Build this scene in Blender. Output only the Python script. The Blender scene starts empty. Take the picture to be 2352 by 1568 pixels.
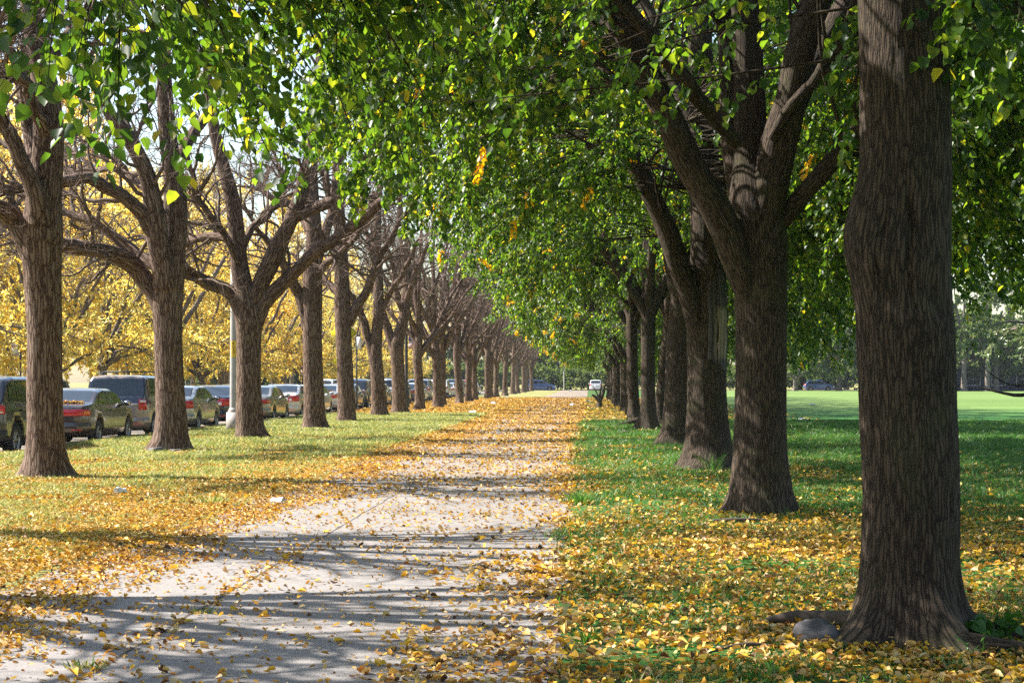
import bpy, math, random
import numpy as np
from mathutils import Vector

SC = bpy.context.scene
COL = SC.collection
rng = np.random.default_rng(11)
random.seed(11)
PI = math.pi
FPX, VX, VY, CAMZ = 3920.0, 1354.0, 874.0, 1.5     # measured from the photograph (2352 px wide view)


def W(px, py, Y):
    """survey: a direction measured in the photo at a known distance Y -> metres"""
    return np.array([(px - VX) / FPX * Y, Y, CAMZ - (py - VY) / FPX * Y])


# ------------------------------------------------------------------ tagging
def tag(o, label=None, cat=None, group=None, kind=None):
    if label: o['label'] = label
    if cat: o['category'] = cat
    if group: o['group'] = group
    if kind: o['kind'] = kind
    return o


def empty(name, loc=(0, 0, 0), rz=0.0, label=None, cat=None, group=None):
    o = bpy.data.objects.new(name, None)
    COL.objects.link(o)
    o.location = loc
    o.rotation_euler = (0, 0, rz)
    o.empty_display_size = 0.3
    return tag(o, label, cat, group)


def kids(o):
    return [c for c in bpy.data.objects if c.parent == o]


CHILD = {}


def copy_thing(root, loc, rz=0.0, sc=(1, 1, 1), label=None, group=None):
    r = root.copy()
    COL.objects.link(r)
    r.location = loc
    r.rotation_euler = (0, 0, rz)
    r.scale = sc
    if label: r['label'] = label
    if group: r['group'] = group
    for ch in CHILD.get(root.name, []):
        c = ch.copy()
        COL.objects.link(c)
        c.parent = r
        CHILD.setdefault(r.name, []).append(c)
        for g in CHILD.get(ch.name, []):
            d = g.copy()
            COL.objects.link(d)
            d.parent = c
            CHILD.setdefault(c.name, []).append(d)
    return r


# ------------------------------------------------------------------ meshes
def build(name, V, F, mat, parent=None, smooth=True, attrs=None, midx=None, loc=None):
    """V (n,3); F list of index arrays (quads and/or triangles) -> ONE mesh object"""
    me = bpy.data.meshes.new(name)
    V = np.ascontiguousarray(V, dtype=np.float32)
    if isinstance(F, np.ndarray): F = [F]
    F = [np.asarray(f, dtype=np.int32) for f in F if len(f)]
    me.vertices.add(len(V))
    me.vertices.foreach_set('co', V.ravel())
    loops = np.concatenate([f.ravel() for f in F])
    tot = np.concatenate([np.full(len(f), f.shape[1], dtype=np.int32) for f in F])
    start = np.concatenate([[0], np.cumsum(tot)[:-1]]).astype(np.int32)
    me.loops.add(len(loops))
    me.loops.foreach_set('vertex_index', loops)
    me.polygons.add(len(tot))
    me.polygons.foreach_set('loop_start', start)
    if smooth:
        me.polygons.foreach_set('use_smooth', np.ones(len(tot), dtype=bool))
    if attrs:
        for k, a in attrs.items():
            a = np.asarray(a, dtype=np.float32)
            if a.ndim == 2:
                at = me.attributes.new(k, 'FLOAT_VECTOR', 'POINT')
                at.data.foreach_set('vector', a.ravel())
            else:
                at = me.attributes.new(k, 'FLOAT', 'POINT')
                at.data.foreach_set('value', a.ravel())
    mats = mat if isinstance(mat, (list, tuple)) else [mat]
    for m in mats: me.materials.append(m)
    if midx is not None:
        me.polygons.foreach_set('material_index', np.asarray(midx, dtype=np.int32))
    me.update(calc_edges=True)
    o = bpy.data.objects.new(name, me)
    COL.objects.link(o)
    if parent is not None:
        o.parent = parent
        CHILD.setdefault(parent.name, []).append(o)
    if loc is not None: o.location = loc
    return o


class MB:
    """collects shapes that belong to ONE mesh"""
    def __init__(s): s.V, s.Q, s.T, s.A, s.n = [], [], [], [], 0

    def add(s, V, Q=None, T=None, A=None):
        V = np.asarray(V, dtype=float)
        if Q is not None and len(Q): s.Q.append(np.asarray(Q) + s.n)
        if T is not None and len(T): s.T.append(np.asarray(T) + s.n)
        s.A.append(A if A is not None else V)
        s.V.append(V)
        s.n += len(V)
        return s

    def box(s, c, d, rz=0.0, taper=1.0):
        x, y, z = [k / 2 for k in d]
        P = np.array([[-x, -y, -z], [x, -y, -z], [x, y, -z], [-x, y, -z],
                      [-x * taper, -y * taper, z], [x * taper, -y * taper, z], [x * taper, y * taper, z], [-x * taper, y * taper, z]])
        ca, sa = math.cos(rz), math.sin(rz)
        P = np.stack([P[:, 0] * ca - P[:, 1] * sa, P[:, 0] * sa + P[:, 1] * ca, P[:, 2]], 1) + np.array(c)
        return s.add(P, [[0, 3, 2, 1], [4, 5, 6, 7], [0, 1, 5, 4], [1, 2, 6, 5], [2, 3, 7, 6], [3, 0, 4, 7]])

    def lathe(s, prof, c=(0, 0, 0), n=20, axis='z'):
        """prof: list of (radius, height)"""
        k = len(prof)
        a = np.arange(n) / n * 2 * PI
        V = np.zeros((k, n, 3))
        for i, (r, h) in enumerate(prof):
            V[i, :, 0] = r * np.cos(a); V[i, :, 1] = r * np.sin(a); V[i, :, 2] = h
        V = V.reshape(-1, 3)
        if axis == 'x': V = V[:, [2, 0, 1]]
        if axis == 'y': V = V[:, [0, 2, 1]]
        i, j = np.meshgrid(np.arange(k - 1), np.arange(n), indexing='ij')
        q = np.stack([i * n + j, i * n + (j + 1) % n, (i + 1) * n + (j + 1) % n, (i + 1) * n + j], -1).reshape(-1, 4)
        return s.add(V + np.array(c), q)

    def build(s, name, mat, parent=None, smooth=False, bark=False, **kw):
        V = np.concatenate(s.V)
        F = []
        if s.Q: F.append(np.concatenate(s.Q))
        if s.T: F.append(np.concatenate(s.T))
        at = {'bark': np.concatenate(s.A)} if bark else None
        return build(name, V, F, mat, parent, smooth, at, **kw)


def norm(a):
    return a / np.maximum(np.linalg.norm(a, axis=-1, keepdims=True), 1e-9)


_perm = np.random.default_rng(3).random(4096)


def vn(p):
    """3-D value noise, 0..1"""
    p = np.asarray(p, dtype=float)
    i = np.floor(p).astype(np.int64)
    f = p - i
    u = f * f * (3 - 2 * f)

    def h(a, b, c):
        return _perm[((a * 73856093) ^ (b * 19349663) ^ (c * 83492791)) & 4095]
    x, y, z = i[..., 0], i[..., 1], i[..., 2]
    r = 0
    for dx in (0, 1):
        wx = u[..., 0] if dx else 1 - u[..., 0]
        for dy in (0, 1):
            wy = u[..., 1] if dy else 1 - u[..., 1]
            for dz in (0, 1):
                wz = u[..., 2] if dz else 1 - u[..., 2]
                r = r + wx * wy * wz * h(x + dx, y + dy, z + dz)
    return r


def vn2(x, y, s, seed=0.0):
    return vn(np.stack([x * s + seed, y * s + seed * 1.7, np.full_like(x, seed + 0.5)], -1))


def smooth_path(pts, n):
    """Catmull-Rom through rows of pts (x,y,z,r) -> n rows"""
    P = np.asarray(pts, dtype=float)
    k = len(P)
    seg = np.linalg.norm(np.diff(P[:, :3], axis=0), axis=1)
    t = np.concatenate([[0], np.cumsum(seg)])
    E = np.vstack([2 * P[0] - P[1], P, 2 * P[-1] - P[-2]])
    q = np.linspace(0, t[-1], n)
    i = np.clip(np.searchsorted(t, q, side='right') - 1, 0, k - 2)
    u = ((q - t[i]) / np.maximum(seg[i], 1e-9))[:, None]
    a, b, c, d = E[i], E[i + 1], E[i + 2], E[i + 3]
    out = 0.5 * ((2 * b) + (-a + c) * u + (2 * a - 5 * b + 4 * c - d) * u ** 2 + (-a + 3 * b - 3 * c + d) * u ** 3)
    out[:, 3] = np.interp(q, t, P[:, 3])
    return out


def tubes(P, R, sides, wob=0.0):
    """P (B,N,3) R (B,N) -> V, quads, bark coords"""
    B, N, _ = P.shape
    T = norm(np.gradient(P, axis=1))
    m = norm(P[:, -1] - P[:, 0])
    ref = np.where(np.abs(m[:, 2:3]) < 0.7, np.array([[0, 0, 1.0]]), np.array([[0.0, 1.0, 0]]))
    n1 = norm(ref[:, None, :] - T * np.sum(T * ref[:, None, :], -1, keepdims=True))
    n2 = np.cross(T, n1)
    a = np.arange(sides) / sides * 2 * PI
    ca, sa = np.cos(a), np.sin(a)
    dirs = n1[:, :, None, :] * ca[None, None, :, None] + n2[:, :, None, :] * sa[None, None, :, None]
    RR = R[:, :, None] * np.ones((1, 1, sides))
    ln = np.concatenate([np.zeros((B, 1)), np.cumsum(np.linalg.norm(np.diff(P, axis=1), axis=-1), 1)], 1)
    off = rng.random((B, 1, 1)) * 50
    rm = R.mean(1)[:, None, None]
    bark = np.stack([ca[None, None, :] * rm + off + 0 * RR, sa[None, None, :] * rm + off * 0.7 + 0 * RR, ln[:, :, None] + 0 * RR], -1)
    if wob: RR = RR * (1 + wob * (vn(bark * np.array([9, 9, 2.2])) - 0.5) * 2)
    V = P[:, :, None, :] + dirs * RR[..., None]
    b, i, j = np.meshgrid(np.arange(B), np.arange(N - 1), np.arange(sides), indexing='ij')
    base = b * N * sides
    Q = np.stack([base + i * sides + j, base + i * sides + (j + 1) % sides, base + (i + 1) * sides + (j + 1) % sides, base + (i + 1) * sides + j], -1)
    return V.reshape(-1, 3), Q.reshape(-1, 4), bark.reshape(-1, 3)


# ------------------------------------------------------------------ materials
def mat(name):
    m = bpy.data.materials.new(name)
    m.use_nodes = True
    nt = m.node_tree
    nt.nodes.clear()
    out = nt.nodes.new('ShaderNodeOutputMaterial')
    return m, nt, out


def N(nt, typ, **kw):
    n = nt.nodes.new(typ)
    for k, v in kw.items():
        if k in n.inputs: n.inputs[k].default_value = v
        else: setattr(n, k, v)
    return n


def ramp(nt, fac, stops, interp='LINEAR'):
    r = nt.nodes.new('ShaderNodeValToRGB')
    r.color_ramp.interpolation = interp
    while len(r.color_ramp.elements) < len(stops): r.color_ramp.elements.new(0.5)
    for e, (p, c) in zip(r.color_ramp.elements, stops):
        e.position = p
        e.color = (*c, 1) if len(c) == 3 else c
    if fac is not None: nt.links.new(fac, r.inputs[0])
    return r.outputs[0]


def mixc(nt, fac, a, b, blend='MIX'):
    n = nt.nodes.new('ShaderNodeMix')
    n.data_type = 'RGBA'
    n.blend_type = blend
    for sock, v in ((0, fac), (6, a), (7, b)):
        if hasattr(v, 'is_linked'): nt.links.new(v, n.inputs[sock])
        elif sock == 0: n.inputs[0].default_value = v
        else: n.inputs[sock].default_value = (*v, 1)
    return n.outputs[2]


def math_(nt, op, a, b=None, clamp=False):
    n = nt.nodes.new('ShaderNodeMath')
    n.operation = op
    n.use_clamp = clamp
    for i, v in enumerate((a, b)):
        if v is None: continue
        if hasattr(v, 'is_linked'): nt.links.new(v, n.inputs[i])
        else: n.inputs[i].default_value = v
    return n.outputs[0]


def noise(nt, vec, scale, detail=4, rough=0.55, dist=0.0):
    n = N(nt, 'ShaderNodeTexNoise', Scale=scale, Detail=detail, Roughness=rough, Distortion=dist)
    if vec is not None: nt.links.new(vec, n.inputs['Vector'])
    return n.outputs['Fac']


def mapped(nt, vec, scale):
    n = nt.nodes.new('ShaderNodeMapping')
    n.inputs['Scale'].default_value = scale
    nt.links.new(vec, n.inputs['Vector'])
    return n.outputs[0]


def simple(name, col, rough=0.6, metal=0.0, coat=0.0, var=0.0, scale=6.0, emit=None):
    m, nt, out = mat(name)
    b = N(nt, 'ShaderNodeBsdfPrincipled')
    b.inputs['Base Color'].default_value = (*col, 1)
    b.inputs['Roughness'].default_value = rough
    b.inputs['Metallic'].default_value = metal
    if coat:
        b.inputs['Coat Weight'].default_value = coat
        b.inputs['Coat Roughness'].default_value = 0.06
    if var:
        tc = N(nt, 'ShaderNodeTexCoord')
        f = noise(nt, tc.outputs['Object'], scale, 5, 0.6)
        c = ramp(nt, f, [(0.25, tuple(k * (1 - var) for k in col)), (0.75, tuple(min(1, k * (1 + var)) for k in col))])
        nt.links.new(c, b.inputs['Base Color'])
        rr = math_(nt, 'ADD', math_(nt, 'MULTIPLY', f, 0.25), rough - 0.12)
        nt.links.new(rr, b.inputs['Roughness'])
    if emit:
        b.inputs['Emission Color'].default_value = (*col, 1)
        b.inputs['Emission Strength'].default_value = emit
    nt.links.new(b.outputs[0], out.inputs[0])
    return m


def leaf_mat(name, stops, trans_gain, tfac=0.42, rough=0.38, spec=0.5, tint=None, hue=None):
    m, nt, out = mat(name)
    g = N(nt, 'ShaderNodeNewGeometry')
    c = ramp(nt, g.outputs['Random Per Island'], stops)
    if hue:
        oi = N(nt, 'ShaderNodeObjectInfo')
        hc = ramp(nt, oi.outputs['Random'], hue)
        c = mixc(nt, .55, c, mixc(nt, 1.0, c, hc, 'MULTIPLY'))
    if tint:
        at = N(nt, 'ShaderNodeAttribute', attribute_name='tint')
        c = mixc(nt, at.outputs['Fac'], c, tint)
    b = N(nt, 'ShaderNodeBsdfPrincipled')
    nt.links.new(c, b.inputs['Base Color'])
    b.inputs['Roughness'].default_value = rough
    b.inputs['Specular IOR Level'].default_value = spec
    t = N(nt, 'ShaderNodeBsdfTranslucent')
    tc = mixc(nt, 1.0, c, trans_gain, 'MULTIPLY')
    nt.links.new(tc, t.inputs['Color'])
    mx = N(nt, 'ShaderNodeMixShader')
    mx.inputs[0].default_value = tfac
    nt.links.new(b.outputs[0], mx.inputs[1])
    nt.links.new(t.outputs[0], mx.inputs[2])
    nt.links.new(mx.outputs[0], out.inputs[0])
    return m


def bark_mat(name, crack, mid, ridge, fx, fz, bump=0.5, moss=None, plate=0.0):
    m, nt, out = mat(name)
    at = N(nt, 'ShaderNodeAttribute', attribute_name='bark')
    v0 = at.outputs['Vector']
    vs = mapped(nt, v0, (fx, fx, fz))
    wob = N(nt, 'ShaderNodeTexNoise', Scale=1.1, Detail=4)
    nt.links.new(mapped(nt, v0, (fx * .5, fx * .5, fz * 1.2)), wob.inputs['Vector'])
    ad = N(nt, 'ShaderNodeVectorMath', operation='ADD')
    sc = N(nt, 'ShaderNodeVectorMath', operation='SCALE', Scale=1.7)
    nt.links.new(wob.outputs['Color'], sc.inputs[0])
    nt.links.new(vs, ad.inputs[0]); nt.links.new(sc.outputs[0], ad.inputs[1])
    vo = N(nt, 'ShaderNodeTexVoronoi', feature='DISTANCE_TO_EDGE', Scale=1.0)
    nt.links.new(ad.outputs[0], vo.inputs['Vector'])
    edge = ramp(nt, vo.outputs['Distance'], [(0.0, (0, 0, 0)), (0.07, (.42, .42, .42)), (0.20, (.85, .85, .85)), (0.45, (1, 1, 1))])
    fine = noise(nt, mapped(nt, v0, (fx * 2.4, fx * 2.4, fx * 1.1)), 1.3, 6, 0.72)
    hgt = math_(nt, 'ADD', math_(nt, 'MULTIPLY', edge, 0.60), math_(nt, 'MULTIPLY', fine, 0.62))
    c = ramp(nt, hgt, [(0.18, crack), (0.55, mid), (0.98, ridge)])
    big = noise(nt, v0, 1.7, 3, 0.6)
    c = mixc(nt, math_(nt, 'MULTIPLY', big, 0.5), c, tuple(k * 0.62 for k in mid))
    if moss:
        mo = ramp(nt, noise(nt, v0, 3.2, 5, 0.65), [(0.5, (0, 0, 0)), (0.68, (1, 1, 1))])
        c = mixc(nt, math_(nt, 'MULTIPLY', mo, 0.5), c, moss)
    b = N(nt, 'ShaderNodeBsdfPrincipled', Roughness=0.9)
    b.inputs['Specular IOR Level'].default_value = 0.25
    nt.links.new(c, b.inputs['Base Color'])
    bp = N(nt, 'ShaderNodeBump', Strength=bump, Distance=0.025)
    nt.links.new(hgt, bp.inputs['Height'])
    nt.links.new(bp.outputs[0], b.inputs['Normal'])
    nt.links.new(b.outputs[0], out.inputs[0])
    return m


M = {}
M['linden_bark'] = bark_mat('linden_bark', (.005, .0035, .003), (.046, .032, .023), (.155, .110, .076), 66, 5.0, 1.0, moss=(.075, .078, .035))
M['locust_bark'] = bark_mat('locust_bark', (.018, .010, .007), (.102, .058, .038), (.33, .24, .185), 28, 2.6, 1.0)
M['twig_pale'] = simple('twig_pale', (.24, .19, .12), .85, var=.3)
M['twig'] = simple('twig_bark', (.115, .074, .052), 0.85, var=.35, scale=3)
M['yellow_bark'] = bark_mat('grey_bark', (.05, .042, .036), (.16, .13, .11), (.30, .25, .22), 14, 2.0, 0.6)
M['linden_leaf'] = leaf_mat('linden_leaf', [(0.0, (.012, .034, .012)), (.4, (.026, .060, .015)), (.7, (.044, .090, .018)), (.88, (.08, .13, .022)), (.96, (.13, .17, .03)), (1.0, (.22, .19, .03))],
                            (4.9, 4.3, 1.0), 0.48, 0.40, 0.42, tint=(.42, .26, .015))
M['yellow_leaf'] = leaf_mat('locust_leaf_yellow', [(0.0, (.58, .34, .03)), (.2, (.78, .54, .06)), (.5, (.84, .67, .13)), (.78, (.86, .77, .32)), (.92, (.62, .60, .16)), (1.0, (.36, .40, .08))],
                            (1.16, 1.14, 1.1), 0.70, 0.5, 0.3, hue=[(0.0, (1, .80, .5)), (.35, (1, 1, 1)), (.7, (1, 1.0, 1.6)), (1.0, (.80, .95, .9))])
M['field_leaf'] = leaf_mat('field_leaf', [(0.0, (.09, .13, .05)), (.5, (.16, .20, .10)), (.85, (.24, .27, .15)), (1.0, (.34, .32, .13))],
                           (1.7, 1.9, 1.3), 0.36, 0.28, 0.9)
M['far_leaf'] = leaf_mat('far_leaf', [(0.0, (.05, .09, .025)), (.5, (.09, .14, .035)), (1.0, (.22, .24, .05))], (1.8, 1.9, 1.1), 0.4, 0.5, 0.4)
M['fallen'] = leaf_mat('fallen_linden_leaf', [(0.0, (.66, .36, .02)), (.25, (.72, .47, .04)), (.42, (.60, .43, .17)), (.58, (.62, .31, .03)), (.70, (.66, .52, .28)), (.80, (.42, .18, .03)), (.90, (.19, .095, .035)), (1.0, (.10, .05, .025))],
                       (1.0, .9, .7), 0.22, 0.5, 0.35)
M['fallen_s'] = leaf_mat('fallen_locust_leaflet', [(0.0, (.55, .26, .02)), (.3, (.62, .38, .05)), (.55, (.42, .17, .02)), (.75, (.60, .44, .14)), (.9, (.22, .09, .02)), (1.0, (.50, .34, .10))],
                         (1.0, .85, .6), 0.2, 0.6, 0.3)
M['grass'] = leaf_mat('grass_blade', [(0.0, (.034, .10, .020)), (.45, (.060, .148, .030)), (.85, (.11, .20, .045)), (1.0, (.20, .21, .07))], (1.5, 1.8, .9), 0.38, 0.45, 0.4)
M['grass_dry'] = leaf_mat('grass_blade_dry', [(0.0, (.09, .17, .03)), (.35, (.17, .25, .055)), (.65, (.38, .36, .13)), (1.0, (.68, .58, .28))], (1.4, 1.4, .9), 0.35, 0.5, 0.35)
M['weed'] = leaf_mat('weed_leaf', [(0.0, (.03, .10, .015)), (1.0, (.07, .17, .03))], (1.8, 1.9, .8), 0.35, 0.4, 0.5)
M['trunk_lens'] = None
M['tyre'] = simple('tyre_rubber', (.018, .018, .018), 0.8, var=.3)
M['rim'] = simple('alloy_rim', (.42, .42, .43), 0.35, 0.8)
M['glass'] = simple('car_glass', (.018, .024, .026), 0.04, 0.0, coat=0.6)
M['tail'] = simple('tail_lamp_red', (.55, .012, .012), 0.2, 0.0, coat=0.8)
M['amber'] = simple('lamp_amber', (.75, .20, .02), 0.2, coat=0.8)
M['lampw'] = simple('lamp_clear', (.75, .75, .72), 0.15, coat=0.8)
M['blackp'] = simple('black_plastic', (.02, .02, .021), 0.55, var=.2)
M['chrome'] = simple('chrome_trim', (.65, .65, .66), 0.15, 1.0)
M['plate'] = simple('plate_white', (.72, .74, .78), 0.45, var=.08)
M['concrete'] = simple('kerb_concrete', (.34, .32, .29), 0.85, var=.28, scale=3)
M['pole_paint'] = simple('pole_weathered_paint', (.35, .335, .315), 0.7, var=.25, scale=2.5)
M['pole_dark'] = simple('pole_dark_paint', (.035, .038, .045), 0.5, var=.3)
M['sign_white'] = simple('sign_white', (.78, .76, .77), 0.5, var=.05)
M['sign_pink'] = simple('sign_faded_pink', (.62, .47, .48), 0.5, var=.10)
M['sign_blue'] = simple('sign_blue', (.035, .035, .20), 0.45, var=.1)
M['sign_red'] = simple('sign_red', (.55, .03, .06), 0.5)
M['sign_yellow'] = simple('sign_yellow', (.62, .55, .01), 0.45, var=.05)
M['ink'] = simple('black_ink', (.02, .018, .015), 0.6)
M['sticker'] = simple('sticker_yellow', (.72, .48, .03), 0.5, var=.1)
M['stone'] = simple('grey_stone', (.095, .088, .092), 0.9, var=.55, scale=16)
M['litter'] = simple('litter_white', (.80, .80, .82), 0.45, var=.06)
M['deadwood'] = simple('dead_wood', (.060, .044, .034), 0.9, var=.6, scale=9)
HAZE = 0.00015
EXPO = 1.64

# ------------------------------------------------------------------ ground materials
def speckle(nt, vec, dens, scale):
    vo = N(nt, 'ShaderNodeTexVoronoi', feature='F1', Scale=scale, Randomness=1.0)
    nt.links.new(vec, vo.inputs['Vector'])
    sep = N(nt, 'ShaderNodeSeparateColor')
    nt.links.new(vo.outputs['Color'], sep.inputs[0])
    a = math_(nt, 'LESS_THAN', sep.outputs[0], dens)
    b = math_(nt, 'LESS_THAN', vo.outputs['Distance'], 0.42)
    col = ramp(nt, sep.outputs[1], [(0.0, (.55, .30, .03)), (.3, (.60, .40, .06)), (.55, (.50, .22, .025)), (.8, (.55, .42, .17)), (1.0, (.22, .10, .03))])
    return math_(nt, 'MULTIPLY', a, b), col


def ground_mat(name, kind):
    m, nt, out = mat(name)
    tc = N(nt, 'ShaderNodeTexCoord')
    P = tc.outputs['Object']
    sx = N(nt, 'ShaderNodeSeparateXYZ')
    nt.links.new(P, sx.inputs[0])
    X, Y = sx.outputs[0], sx.outputs[1]
    big = noise(nt, P, 0.35, 4, 0.6)
    med = noise(nt, P, 1.9, 5, 0.65)
    fine = noise(nt, P, 45, 6, 0.85)
    rough = 0.9
    if kind == 'asphalt':
        c = ramp(nt, noise(nt, P, 120, 3, 0.8), [(.28, (.13, .118, .113)), (.5, (.25, .231, .222)), (.72, (.40, .375, .362))])
        c = mixc(nt, math_(nt, 'MULTIPLY', ramp(nt, big, [(.35, (0, 0, 0)), (.7, (1, 1, 1))]), .35), c, (.165, .148, .14))
        cr = N(nt, 'ShaderNodeTexVoronoi', feature='DISTANCE_TO_EDGE', Scale=0.35)
        dv = N(nt, 'ShaderNodeVectorMath', operation='ADD')
        ns = N(nt, 'ShaderNodeTexNoise', Scale=1.6, Detail=5)
        nt.links.new(P, ns.inputs['Vector'])
        nt.links.new(P, dv.inputs[0]); nt.links.new(ns.outputs['Color'], dv.inputs[1])
        nt.links.new(dv.outputs[0], cr.inputs['Vector'])
        ck = ramp(nt, cr.outputs['Distance'], [(0.0, (1, 1, 1)), (.004, (0, 0, 0))])
        c = mixc(nt, math_(nt, 'MULTIPLY', ck, .75), c, (.05, .045, .04))
        sw = math_(nt, 'ADD', X, math_(nt, 'MULTIPLY', noise(nt, P, .8, 4, .6), .10))
        seam = math_(nt, 'LESS_THAN', math_(nt, 'ABSOLUTE', math_(nt, 'ADD', sw, 2.50)), math_(nt, 'MULTIPLY', noise(nt, P, 3, 2, .5), .028))
        c = mixc(nt, math_(nt, 'MULTIPLY', seam, .8), c, (.05, .04, .03))
        stn = ramp(nt, noise(nt, mapped(nt, P, (1, .45, 1)), 1.3, 6, .7, .8), [(.50, (1, 1, 1)), (.72, (.68, .64, .60))])
        c = mixc(nt, 1.0, c, stn, 'MULTIPLY')
        d = math_(nt, 'ADD', math_(nt, 'MULTIPLY', math_(nt, 'SUBTRACT', med, .38), .55), math_(nt, 'MULTIPLY', math_(nt, 'SUBTRACT', Y, 26), .0065))
        d = math_(nt, 'MINIMUM', d, .72)
        f, sc_ = speckle(nt, P, d, 20)
        c = mixc(nt, f, c, sc_)
        bh, bs = noise(nt, P, 160, 3, .8), 0.25
    elif kind == 'street':
        c = ramp(nt, fine, [(.25, (.12, .115, .11)), (.75, (.22, .21, .20))])
        f, sc_ = speckle(nt, P, math_(nt, 'ADD', math_(nt, 'MULTIPLY', med, .7), .05), 13)
        c = mixc(nt, f, c, sc_)
        bh, bs = fine, 0.3
    else:
        g1 = ramp(nt, fine, [(.25, (.010, .034, .008)), (.5, (.036, .135, .022)), (.75, (.10, .23, .045))])
        sunny = ramp(nt, math_(nt, 'MULTIPLY', Y, .01), [(.70, (0, 0, 0)), (1.0, (1, 1, 1))])  # sunlight put into the colour: far turf on the right field painted lighter
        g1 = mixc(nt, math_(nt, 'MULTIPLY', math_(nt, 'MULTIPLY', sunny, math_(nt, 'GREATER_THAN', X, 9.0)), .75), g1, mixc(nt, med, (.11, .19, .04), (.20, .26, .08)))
        dry = ramp(nt, fine, [(.25, (.13, .13, .04)), (.5, (.36, .31, .12)), (.75, (.60, .50, .24))])
        soil = ramp(nt, fine, [(.2, (.05, .035, .02)), (.8, (.15, .11, .065))])
        left = math_(nt, 'MULTIPLY', math_(nt, 'LESS_THAN', X, -2.0), .62)
        if kind == 'far':
            left = math_(nt, 'ADD', math_(nt, 'MULTIPLY', X, 0), .55)
        dm = ramp(nt, math_(nt, 'ADD', math_(nt, 'MULTIPLY', med, .75), math_(nt, 'MULTIPLY', big, .35)), [(.44, (0, 0, 0)), (.68, (1, 1, 1))])
        mow = ramp(nt, noise(nt, mapped(nt, P, (.05, .12, 1)), 1.0, 4, .6), [(.35, (.72, .78, .6)), (.65, (1.25, 1.15, 1.2))])
        g1 = mixc(nt, 1.0, g1, mow, 'MULTIPLY')
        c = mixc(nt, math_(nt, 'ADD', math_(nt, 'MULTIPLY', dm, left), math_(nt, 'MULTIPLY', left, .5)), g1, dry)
        # bare soil and litter near the two tree rows and the path edges
        row = math_(nt, 'LESS_THAN', X, 3.6)
        sm = ramp(nt, noise(nt, P, 1.1, 5, .65, .6), [(.47, (0, 0, 0)), (.6, (1, 1, 1))])
        near = ramp(nt, math_(nt, 'MULTIPLY', Y, .02), [(.30, (1, 1, 1)), (.56, (.15, .15, .15))])
        c = mixc(nt, math_(nt, 'MULTIPLY', math_(nt, 'MULTIPLY', sm, row), math_(nt, 'MULTIPLY', near, .8)), c, soil)
        d = math_(nt, 'MULTIPLY', math_(nt, 'SUBTRACT', noise(nt, P, .9, 5, .7), .30), 1.0)
        d = math_(nt, 'MULTIPLY', d, math_(nt, 'ADD', math_(nt, 'MULTIPLY', row, .85), .10))
        if kind == 'far':
            d = math_(nt, 'ADD', d, .35)
        f, sc_ = speckle(nt, P, d, 15)
        c = mixc(nt, f, c, sc_)
        bh, bs = fine, 0.6
    b = N(nt, 'ShaderNodeBsdfPrincipled', Roughness=rough)
    b.inputs['Specular IOR Level'].default_value = 0.2
    nt.links.new(c, b.inputs['Base Color'])
    bp = N(nt, 'ShaderNodeBump', Strength=bs, Distance=0.02)
    nt.links.new(bh, bp.inputs['Height'])
    nt.links.new(bp.outputs[0], b.inputs['Normal'])
    nt.links.new(b.outputs[0], out.inputs[0])
    return m


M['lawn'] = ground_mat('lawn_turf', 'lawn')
M['far_lawn'] = ground_mat('far_turf', 'far')
M['asphalt'] = ground_mat('path_asphalt', 'asphalt')
M['street'] = ground_mat('street_asphalt', 'street')


def sheet(name, x0, x1, y0, y1, z, m, dx=None, edge=0.0):
    if dx is None:
        V = [[x0, y0, z], [x1, y0, z], [x1, y1, z], [x0, y1, z]]
        o = build(name, np.array(V), np.array([[0, 1, 2, 3]]), m, smooth=False)
    else:
        ys = np.concatenate([np.arange(y0, 60, dx), np.linspace(60, y1, 60)])
        l = x0 + edge * (vn2(ys, ys * 0, .55, 4) - .5) * 2 + edge * .7 * (vn2(ys, ys * 0, 2.1, 8) - .5) * 2
        r = x1 + edge * .5 * (vn2(ys, ys * 0, .8, 14) - .5) * 2 + edge * .4 * (vn2(ys, ys * 0, 2.6, 18) - .5) * 2
        V = np.concatenate([np.stack([l, ys, 0 * ys + z], 1), np.stack([r, ys, 0 * ys + z], 1)])
        k = len(ys)
        i = np.arange(k - 1)
        o = build(name, V, np.stack([i, i + k, i + k + 1, i + 1], 1), m, smooth=False)
    return tag(o, kind='structure')


sheet('ground', -900, 900, -200, 1200, -0.16, M['far_lawn'])
sheet('street', -21.2, -11.98, -60, 262, -0.125, M['street'])
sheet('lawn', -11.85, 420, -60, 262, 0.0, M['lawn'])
sheet('far_lawn', -420, -21.25, -60, 262, 0.0, M['far_lawn'])
sheet('path', -4.15, -0.22, -60, 261.5, 0.005, M['asphalt'], dx=.12, edge=.30)
sheet('cross_street', -420, 420, 262.05, 272, -0.02, M['street'])
sheet('park_ground', -420, 420, 272.05, 470, 0.0, M['far_lawn'])
for nm, xa in (('kerb', -11.92), ('kerb', -21.23)):
    mb = MB()
    for k in range(60):
        y0 = -30 + k * 4.85
        mb.box((xa, y0 + 2.4, -0.055), (.15, 4.82, .17), 0)
    tag(mb.build(nm, M['concrete']), kind='structure')


# ------------------------------------------------------------------ fallen leaves, grass
LT_U = np.array([0, .18, .60, 1.05, .60, .18])            # outline of a heart shaped leaf: along, across, lift
LT_V = np.array([0, .44, .37, 0, -.37, -.44])
LT_W = np.array([0, .12, .08, -.16, .08, .12])
LQ = np.array([[0, 1, 2, 3], [0, 3, 4, 5]])


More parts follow.
